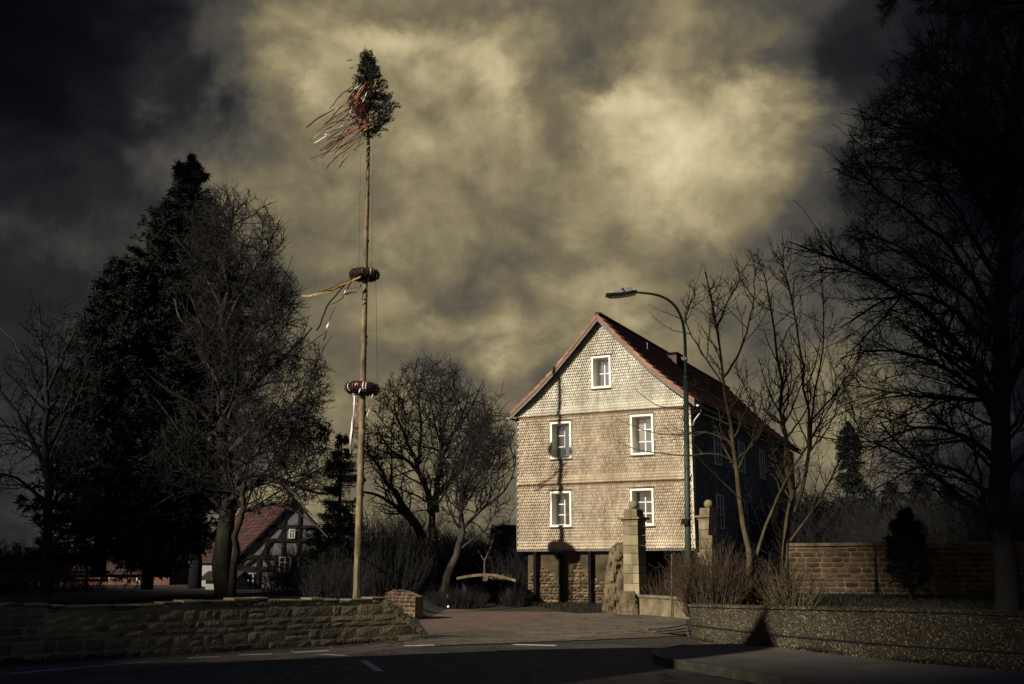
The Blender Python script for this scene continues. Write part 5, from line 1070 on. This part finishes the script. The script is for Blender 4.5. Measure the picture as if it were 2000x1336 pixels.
for i, (x, y, Y_, sp_, h_, n_, lab) in enumerate(((735, 1165, 42, 3, 3.2, 170, 'grey twiggy bush directly right of the maypole foot'), (800, 1165, 48, 3, 3.4, 190, 'grey twiggy bush behind the short rubble wall'), (880, 1160, 49, 3.2, 3.0, 190, 'grey bush behind the leaning tree'), (960, 1160, 50, 3, 2.8, 170, 'bush rising behind the curved shelter'), (1015, 1165, 44.5, 1.6, 2.4, 150, 'tall bush hugging the left corner of the shingled house'),
        (640, 1160, 40, 1.6, 1.5, 80, 'low bush in front of the right end of the timbered house'), (660, 1160, 39, 2, 2.2, 90, 'low bush left of the maypole foot'))):
    shrub('grey_shrub', lab, x, y, Y_, sp_, h_, n_, 310+i, M['twig_dark'], .3, .35, 1.5, 'grey shrubs in the undergrowth')
for i, (x, Y_, h_, lab) in enumerate(((1420, 58, 5.5, 'tall scrub left of the house end, behind the nearer young tree'), (1500, 56, 5.0, 'tall scrub behind the second young tree'), (1580, 52, 4.2, 'scrub in front of the wood, beyond the stone wall'))):
    pass
# undergrowth and woods (uncountable masses)
def thicket(name, label, x0, x1, y0, y1, h, n, seed, mat_, zf=0, thick=.02, sub_=True, cat='undergrowth', hvar=.5):
    rg_ = np.random.default_rng(seed); L0 = np.empty((n, 6, 3)); x = rg_.uniform(x0, x1, n); y = rg_.uniform(y0, y1, n); L0[:, 0] = np.stack([x, y, np.full(n, zf)], 1)
    cur = unit(np.stack([rg_.normal(size=n)*.3, rg_.normal(size=n)*.3, np.ones(n)], 1)); hh = h*(1-hvar+hvar*rg_.random(n))*(.8+.2*np.sin(x*.7)+.12*np.sin(x*.23+2))
    for j in range(1, 6): cur = unit(cur+rg_.normal(size=(n, 3))*.2); L0[:, j] = L0[:, j-1]+cur*(hh/5)[:, None]
    r0 = np.linspace(thick, thick*.4, 6)[None].repeat(n, 0); s1, q1 = children(L0, r0, dict(per_m=2.6, ang=(25, 65), ln=(h*.12, h*.38), k=5, wob=.22, up=(0, 0, .1), rr=.6, rmin=thick*.4, t0=.1), None, rg_)
    pr_ = [tubes(L0, r0, 3), tubes(s1, q1, 3)]
    if sub_: s2, q2 = children(s1, q1, dict(per_m=3.5, ang=(20, 60), ln=(h*.06, h*.16), k=3, wob=.15, up=(0, 0, .1), rr=.7, rmin=thick*.3, t0=.1), None, rg_); pr_.append(tubes(s2, q2, 3))
    return stuff(npmesh(name, pr_, mat_), label, cat)
thicket('undergrowth', 'dark tangle of leafless undergrowth left of the shingled house', -12, .3, 50, 60, 5.0, 1300, 401, M['twig_dark'], 0)
thicket('undergrowth', 'dark leafless undergrowth beneath the spruces at the far left', -34, -21.5, 47, 58, 3.2, 700, 402, M['bark_black'], 0, .02)
thicket('woodland', 'dark far-off wood beyond the brown stone wall at right', 20, 95, 86, 108, 8.4, 4200, 403, M['bark_far'], 0, .09, True, 'wood')
thicket('woodland', 'low far-off wood along the horizon at left', -90, 22, 95, 125, 5.0, 3000, 404, M['bark_far'], 0, .08, True, 'wood')
thicket('scrub', 'leafless scrub beside the shaded flank of the shingled house', 10.6, 26, 42, 54, 6.0, 900, 405, M['twig_dark'], .5, .02, True, 'undergrowth')
# ================================================================ brown stone wall at right
g0, g1 = P(1535, 1155, 37.0), P(2120, 1160, 33.0)
bw_ = thing('brown_wall', 'long wall of brown sandstone blocks with a coping, behind the garden at right', 'stone wall', (g0[0], g0[1], .6)); rngb = random.Random(77)
pth = [g0*[1, 1, 0], g1*[1, 1, 0]]
m = MB(); core_wall(m, pth, lambda t: 2.28, lambda t: .4, .4, 1, 4); m.build('mortar_core', M['old_plaster'], bw_)
m = MB(); course_wall(m, pth, lambda t: 2.27, lambda t: .55, rngb, ch=(.13, .22), cw=(.22, .55), gap=.035, bulge=.03); m.build('stone_courses', M['dark_stone'], bw_)
m = MB(); dn = unit(pth[1]-pth[0]); nn_ = np.array([dn[1], -dn[0], 0]); core_wall(m, [pth[0]+nn_*.08, pth[1]+nn_*.08], lambda t: 2.40, lambda t: 2.285, .56, 1, 4); m.build('coping', M['old_plaster'], bw_, bevel=.02)
# ================================================================ timbered house
C2 = P(575, 975, 62); ZR = C2[2]; C2 = C2*[1, 1, 0]; U2 = np.array([.86, .51, 0]); D2 = np.array([-.51, .86, 0]); HW = 3.2; ZE = ZR-3.35; LN2 = 10
th_ = thing('timbered_house', 'half-timbered cottage with a steep red roof behind the big bare tree', 'house', C2)
Q = lambda u, d, z: C2+U2*u+D2*d+UZ*z
m = MB(); g = [Q(-HW, 0, 0), Q(HW, 0, 0), Q(HW, 0, ZE), Q(0, 0, ZR-.15), Q(-HW, 0, ZE)]; g2 = [p+D2*LN2 for p in g]
m.add(g+g2, [(0, 1, 2, 3, 4), (9, 8, 7, 6, 5), (0, 4, 9, 5), (1, 6, 7, 2)]); m.build('wall', M['infill'], th_)
m = MB()
def beam(u0, z0, u1, z1, w=.09):
    a, b = Q(u0, -.02, z0), Q(u1, -.02, z1); dd = (b-a)/2; pz = unit(np.cross(dd, D2)); m.box((a+b)/2, dd, pz*w, D2*.035)
hz = [.25, 1.45, ZE-.02, ZE+.95, ZE+1.75]
for i, z in enumerate(hz):
    hw = HW if z <= ZE else HW*(1-(z-ZE)/(ZR-ZE))-.05; beam(-hw, z, hw, z, .11 if i in (1, 2) else .09)
for u in (-3.1, -2.0, -.95, .1, 1.1, 2.1, 3.1):
    beam(u, .25, u, ZE)
for u in (-1.6, -.6, .35, 1.5): beam(u, ZE, u, ZE+(ZR-ZE)*(1-abs(u)/HW)-.1, .075)
for a, z0_, b, z1_ in ((-2.9, 1.5, -2.1, ZE), (-1.9, ZE, -1.1, 1.5), (2.9, 1.5, 2.2, ZE), (-1.9, ZE+.05, -1.3, ZE+.9), (1.9, ZE+.05, 1.3, ZE+.9), (-.9, ZE+1, -.5, ZE+1.7), (2.9, .3, 2.2, 1.4)): beam(a, z0_, b, z1_, .065)
m.build('timber_frame', M['timber'], th_)
for sg in (-1, 1):
    m = MB(); m.hexa([Q(0, -.1, ZR-.1), Q(sg*(HW+.3), -.1, ZE-.35), Q(sg*(HW+.3), LN2+.2, ZE-.35), Q(0, LN2+.2, ZR-.1), Q(0, -.1, ZR+.02), Q(sg*(HW+.3), -.1, ZE-.23), Q(sg*(HW+.3), LN2+.2, ZE-.23), Q(0, LN2+.2, ZR+.02)]); rf = m.build('roof', M['tile'], th_)
    m = MB(); r = random.Random(6)
    for k in range(15):
        f0, f1 = k/15, (k+1)/15; u0, u1 = sg*(HW+.3)*f0, sg*(HW+.33)*f1; z0_, z1_ = ZR+.03-(ZR-ZE+.25)*f0, ZR+.06-(ZR-ZE+.25)*f1; d = -.14
        while d < LN2+.1: m.add([Q(u0, d, z0_), Q(u1, d, z1_), Q(u1, d+.23, z1_), Q(u0, d+.23, z0_)], [(0, 1, 2, 3)], r.random()); d += .25
    m.build('roof_tiles', M['tile'], rf)
    m = MB(); m.hexa([Q(0, -.15, ZR-.12), Q(sg*(HW+.3), -.15, ZE-.36), Q(sg*(HW+.3), -.105, ZE-.36), Q(0, -.105, ZR-.12), Q(0, -.15, ZR+.02), Q(sg*(HW+.3), -.15, ZE-.24), Q(sg*(HW+.3), -.105, ZE-.24), Q(0, -.105, ZR+.02)]); m.build('barge_board', M['timber'], th_)
for u, z, w, h in ((-.43, ZE-.95+.1, .7, .85), (.65, ZE-.95+.1, .6, .8), (-.08, ZE+1.05, .36, .55), (-2.55, .35, .6, .85)):
    m = MB()
    for a in ((u-w/2, u-w/2+.06, z, z+h), (u+w/2-.06, u+w/2, z, z+h), (u-w/2+.06, u+w/2-.06, z, z+.06), (u-w/2+.06, u+w/2-.06, z+h-.06, z+h), (u-.02, u+.02, z+.06, z+h-.06), (u-w/2+.06, u-.02, z+h*.6, z+h*.6+.04), (u+.02, u+w/2-.06, z+h*.6, z+h*.6+.04)):
        m.hexa([Q(a[0], -.1, a[2]), Q(a[1], -.1, a[2]), Q(a[1], -.06, a[2]), Q(a[0], -.06, a[2]), Q(a[0], -.1, a[3]), Q(a[1], -.1, a[3]), Q(a[1], -.06, a[3]), Q(a[0], -.06, a[3])])
    w_ = m.build('window', M['white'], th_); m = MB(); a = (u-w/2+.03, u+w/2-.03, z+.03, z+h-.03)
    m.hexa([Q(a[0], -.075, a[2]), Q(a[1], -.075, a[2]), Q(a[1], -.0, a[2]), Q(a[0], -.0, a[2]), Q(a[0], -.075, a[3]), Q(a[1], -.075, a[3]), Q(a[1], -.0, a[3]), Q(a[0], -.0, a[3])]); m.build('pane', M['glass_dark'], w_)
# ================================================================ small far buildings
def hut(name, label, cat, c, ux, w, dep, ze, zr, wm, rm, win=True):
    c = np.array([c[0], c[1], 0.]); ux = unit(np.array([*ux, 0.])); uy = np.array([-ux[1], ux[0], 0]); t = thing(name, label, cat, c); q = lambda a, b, z: c+ux*a+uy*b+UZ*z
    m = MB(); m.add([q(0, 0, 0), q(w, 0, 0), q(w, dep, 0), q(0, dep, 0), q(0, 0, ze), q(w, 0, ze), q(w, dep, ze), q(0, dep, ze), q(0, dep/2, zr-.05), q(w, dep/2, zr-.05)], [(0, 1, 5, 4), (2, 3, 7, 6), (3, 0, 4, 8, 7), (1, 2, 6, 9, 5)]); m.build('wall', wm, t)
    m = MB(); o = .3; sl_ = (zr-ze)/(dep/2)
    for s in (0, 1):
        b0, b1 = (-o, dep/2) if s == 0 else (dep+o, dep/2); z0_ = ze-o*sl_
        for k in range(10):
            f0, f1 = k/10, (k+1)/10+.02; m.hexa([q(-o, b0+(b1-b0)*f0, z0_+(zr-z0_)*f0-.02), q(w+o, b0+(b1-b0)*f0, z0_+(zr-z0_)*f0-.02), q(w+o, b0+(b1-b0)*f1, z0_+(zr-z0_)*f1-.05), q(-o, b0+(b1-b0)*f1, z0_+(zr-z0_)*f1-.05), q(-o, b0+(b1-b0)*f0, z0_+(zr-z0_)*f0+.07), q(w+o, b0+(b1-b0)*f0, z0_+(zr-z0_)*f0+.07), q(w+o, b0+(b1-b0)*f1, z0_+(zr-z0_)*f1+.02), q(-o, b0+(b1-b0)*f1, z0_+(zr-z0_)*f1+.02)], (k*.37+s*.2) % 1)
    m.build('roof', rm, t)
    if win:
        for a in (w*.25, w*.65):
            m = MB(); m.hexa([q(a, -.05, ze*.45), q(a+.7, -.05, ze*.45), q(a+.7, -.002, ze*.45), q(a, -.002, ze*.45), q(a, -.05, ze*.85), q(a+.7, -.05, ze*.85), q(a+.7, -.002, ze*.85), q(a, -.002, ze*.85)]); w_ = m.build('window', M['white'], t)
            m = MB(); m.hexa([q(a+.07, -.07, ze*.45+.06), q(a+.63, -.07, ze*.45+.06), q(a+.63, -.052, ze*.45+.06), q(a+.07, -.052, ze*.45+.06), q(a+.07, -.07, ze*.85-.06), q(a+.63, -.07, ze*.85-.06), q(a+.63, -.052, ze*.85-.06), q(a+.07, -.052, ze*.85-.06)]); m.build('pane', M['glass_dark'], w_)
    return t
hut('brick_barn', 'low red-roofed brick barn glimpsed under the tall spruce at far left', 'barn', P(150, 1100, 72)[:2], (1, .05), 6.3, 6, 1.25, 3.2, M['brick'], M['tile'])
hut('white_shed', 'small sunlit white shed glimpsed left and right of the big bare tree trunk', 'shed', P(404, 1100, 58)[:2], (1, -.1), 1.5, 2.2, .95, 1.3, M['cream'], M['timber'], False)
hut('distant_house', 'far pale house with a dark roof peeping out left of the shingled house corner', 'house', P(972, 1060, 88)[:2], (1, .1), 5.5, 6, 3.3, 5.0, M['cream'], M['timber'])
# ================================================================ curved shelter, fence, rubble stub, white stone
sh_ = thing('curved_shelter', 'low shelter with a pale curved rim over a dark opening, half buried in brush', 'shelter', P(950, 1160, 41.5)*[1, 1, 0])
c = P(950, 1160, 41.5); c[2] = .1; n = 14
tp = lambda f: c+np.array([(f-.5)*2.1, 0, .98+.2*math.sin(math.pi*(f*.8+.1))-.22*max(0, f-.6)])
m = MB(); q0, q1 = tp(0), tp(1)
m.abox(q0[0]+.1, q0[0]+.25, c[1]+.35, c[1]+2.2, .0, q0[2]-.05); m.build('side_wall', M['black'], sh_); m = MB(); m.abox(q1[0]-.25, q1[0]-.1, c[1]+.35, c[1]+2.2, .0, q1[2]-.05); m.build('side_wall', M['black'], sh_)
m = MB(); m.abox(q0[0], q1[0], c[1]+2.2, c[1]+2.3, 0, 1.0); m.build('back_wall', M['timber'], sh_)
m = MB(); vs = []
for k in range(n+1):
    p_ = tp(k/n)+np.array([(k/n-.5)*.2, 0, 0]); vs += [p_+[0, -.35, -.05], p_+[0, -.35, .05], p_+[0, 2.35, .02], p_+[0, 2.35, -.05]]
m.add(vs, [(4*k+j, 4*k+(j+1) % 4, 4*k+4+(j+1) % 4, 4*k+4+j) for k in range(n) for j in range(4)]+[(3, 2, 1, 0), (4*n, 4*n+1, 4*n+2, 4*n+3)]); m.build('curved_roof', M['old_plaster'], sh_)
m = MB(); m.tube([c+np.array([-1.5, -.2, 0]), c+np.array([-1.5, -.2, .45])], .05, 8); m.build('post', M['pole'], sh_)
shrub('brush_heap', 'dark heap of brush against the left side of the curved shelter', 893, 1163, 40.9, 1.9, .75, 300, 330, M['bark_black'], .05, .9, 1.2)
shrub('brush_heap', 'dark tuft of brush against the right side of the curved shelter', 1008, 1163, 41.0, .8, .8, 120, 331, M['bark_black'], .05, .8, 1.0)
pf = thing('picket_fence', 'few pale pickets on rails behind the curved shelter', 'fence', P(975, 1130, 44)*[1, 1, 0])
for x in (952, 962, 972, 982, 992): 
    a, b = P(x, 1140, 44.2), P(x, 1119+(x-952)*.08, 44.2); m = MB(); m.box((a+b)/2, (.022, 0, 0), (0, .01, 0), (0, 0, (b[2]-a[2])/2)); m.build('picket', M['concrete'], pf)
a, b = P(948, 1128, 44.25), P(998, 1131, 44.25); m = MB(); m.box((a+b)/2, (b-a)/2, (0, .012, 0), (0, 0, .03)); m.build('rail', M['concrete'], pf)
for x in (949, 997):
    a, b = P(x, 1165, 44.3), P(x, 1122, 44.3); m = MB(); m.box((a+b)/2, (.04, 0, 0), (0, .03, 0), (0, 0, (b[2]-a[2])/2)); m.build('post', M['concrete'], pf)
st = thing('rubble_wall', 'short stub of rubble wall between the maypole and the forecourt', 'stone wall', P(782, 1170, 33)*[1, 1, 0]); a, b = P(752, 1160, 33.5)*[1, 1, 0], P(811, 1160, 32.6)*[1, 1, 0]; rngb = random.Random(5)
m = MB(); core_wall(m, [a, b], lambda t: .78+.1*math.sin(t*3), lambda t: .1, .35, 1, 6); m.build('mortar_core', M['old_plaster'], st)
m = MB(); course_wall(m, [a, b], lambda t: .82+.1*math.sin(t*3), lambda t: .1, rngb, ch=(.09, .16), cw=(.12, .35), gap=.02, bulge=.05); m.build('stones', M['dark_stone'], st)
c = P(876, 1163, 40); c[2] = .12; m = MB(); m.sphere(c, .05, 8, 6); o = m.build('white_stone', M['white']); tag(o, 'small white stone on the ground below the leaning tree', 'stone')
m = MB(); m.box(P(1365, 1084, 26.2), (.028, 0, .0), (0, .01, 0), (0, 0, .055)); o = m.build('paper_scrap', M['white']); tag(o, 'white scrap caught in the reddish-brown shrub', 'paper scrap')
c = H(2.12, .27, WIN[3][2]+.075); m = MB(); m.lathe(c, [(.045, 0), (.06, .1), (.066, .11), (.05, .112)], 12); o = m.build('flower_pot', M['verge']); tag(o, 'small pot on the ledge of the lower left window of the shingled house', 'flower pot')
# low hedge fence line far left with gaps of light
pf = thing('garden_fence', 'dark horizontal-board fence beneath the spruces at far left', 'fence', (-20, 46, .8))
for z in (.95, 1.12, 1.29): m = MB(); m.abox(-30, -17.5, 45.9, 45.95, z, z+.11); m.build('board', M['timber'], pf)
for x in np.arange(-30, -17, 2.3): m = MB(); m.abox(x-.05, x+.05, 45.96, 46.06, .5, 1.5); m.build('post', M['timber'], pf)
# ================================================================ the neighbouring house outside the frame, left behind the camera: it throws the band of shade over the road
hx = -13.5
nb_ = thing('neighbour_house', 'narrow house left of the viewpoint whose shadow crosses the road', 'house', (hx-1.8, 0, 0))
m = MB(); pr = [(8.3, 0), (8.3, 6.5), (5.7, 8.95), (2.8, 12.8), (1.0, 14.5), (.2, 13.7), (.2, 0)]; n = 7
m.add([(hx, y, z) for y, z in pr]+[(hx-3.4, y, z) for y, z in pr], [tuple(range(n)), tuple(range(n, 2*n))[::-1]]+[(i, n+i, n+(i+1) % n, (i+1) % n) for i in range(n)]); m.build('wall', M['cream'], nb_)
m = MB()
for (a, b) in (((8.6, 6.25), (5.7, 8.95)), ((5.7, 8.95), (2.8, 12.8)), ((2.8, 12.8), (.9, 14.5))):
    m.hexa([(hx+.3, a[0], a[1]+.02), (hx-3.6, a[0], a[1]+.02), (hx-3.6, b[0], b[1]+.02), (hx+.3, b[0], b[1]+.02), (hx+.3, a[0], a[1]+.18), (hx-3.6, a[0], a[1]+.18), (hx-3.6, b[0], b[1]+.18), (hx+.3, b[0], b[1]+.18)])
m.build('roof', M['tile'], nb_)
for y in (1.4, 5.2):
    for z in (1.0, 3.7):
        m = MB(); m.abox(hx, hx+.06, y, y+1.1, z, z+1.4); w_ = m.build('window', M['white'], nb_); m = MB(); m.abox(hx+.061, hx+.075, y+.1, y+1.0, z+.1, z+1.3); m.build('pane', M['glass_dark'], w_)

# ================================================================ added cloud, unseen behind the viewpoint, its gap shaped to darken the view's sides
HC = 260.0
wv = [(-33, 20), (-33, 23), (-34.5, 28), (-52, 31), (-80, 31), (-80, 56), (-38, 58), (-36, 95), (-18, 95), (-17, 42), (-17, 36), (-12.5, 29), (-9, 24), (-6.5, 19.5), (-8.5, 16), (-14, 12.5), (-18.5, 13.5), (-24, 17)]
su, cu = math.sin(SAZ), math.cos(SAZ)
g = np.array([(w*cu+v*su, -w*su+v*cu) for w, v in wv]); cl = np.vstack([g, g[:1]]); s_ = np.r_[0, np.cumsum(np.linalg.norm(np.diff(cl, axis=0), axis=1))]
ts = np.linspace(0, s_[-1], 220, endpoint=False); ring = np.stack([np.interp(ts, s_, cl[:, i]) for i in range(2)], 1); cc = ring.mean(0)
shift = -SUN[:2]/abs(SUN[2])*HC; rgc = np.random.default_rng(8); nr = len(ring); vs = []
# smooth lumps along the ring
def lumps(n, k, rg): 
    a = np.zeros(n); t = np.arange(n)/n*2*np.pi
    for f in range(1, k): a += np.sin(t*f+rg.random()*6.28)*rg.normal()/f**.6
    return a/ (np.abs(a).max()+1e-9)
levels = [(0, 1.0), (1.2, 5), (5, 12), (14, 22), (34, 34), (80, 44), (200, 30), (420, 6)]
rad = unit(ring-cc); top_, bot_ = [], []
for dist, h in levels:
    j = lumps(nr, 26, rgc)*(1.1 if dist < 2 else dist*.12); q = ring+rad*(dist+j)[:, None]+shift; hh = h*(1+.3*lumps(nr, 20, rgc))
    k_ = (shift/HC)[None]; top_.append(np.column_stack([q+k_*hh[:, None], HC+hh])); bot_.append(np.column_stack([q-k_*hh[:, None]*.35, HC-hh*.35]))
allr = top_[::-1]+bot_; m = MB(); m.add(np.concatenate(allr), [(j*nr+i, j*nr+(i+1) % nr, (j+1)*nr+(i+1) % nr, (j+1)*nr+i) for j in range(len(allr)-1) for i in range(nr)]+[((len(allr)-1)*nr+i, (len(allr)-1)*nr+(i+1) % nr, (i+1) % nr, i) for i in range(nr)])
M['shade_cloud'] = mat('shade_cloud', S(205, 205, 205), S(235, 235, 235), .02, 1, 0)
structure(m.build('shade_cloud', M['shade_cloud'], smooth=True))
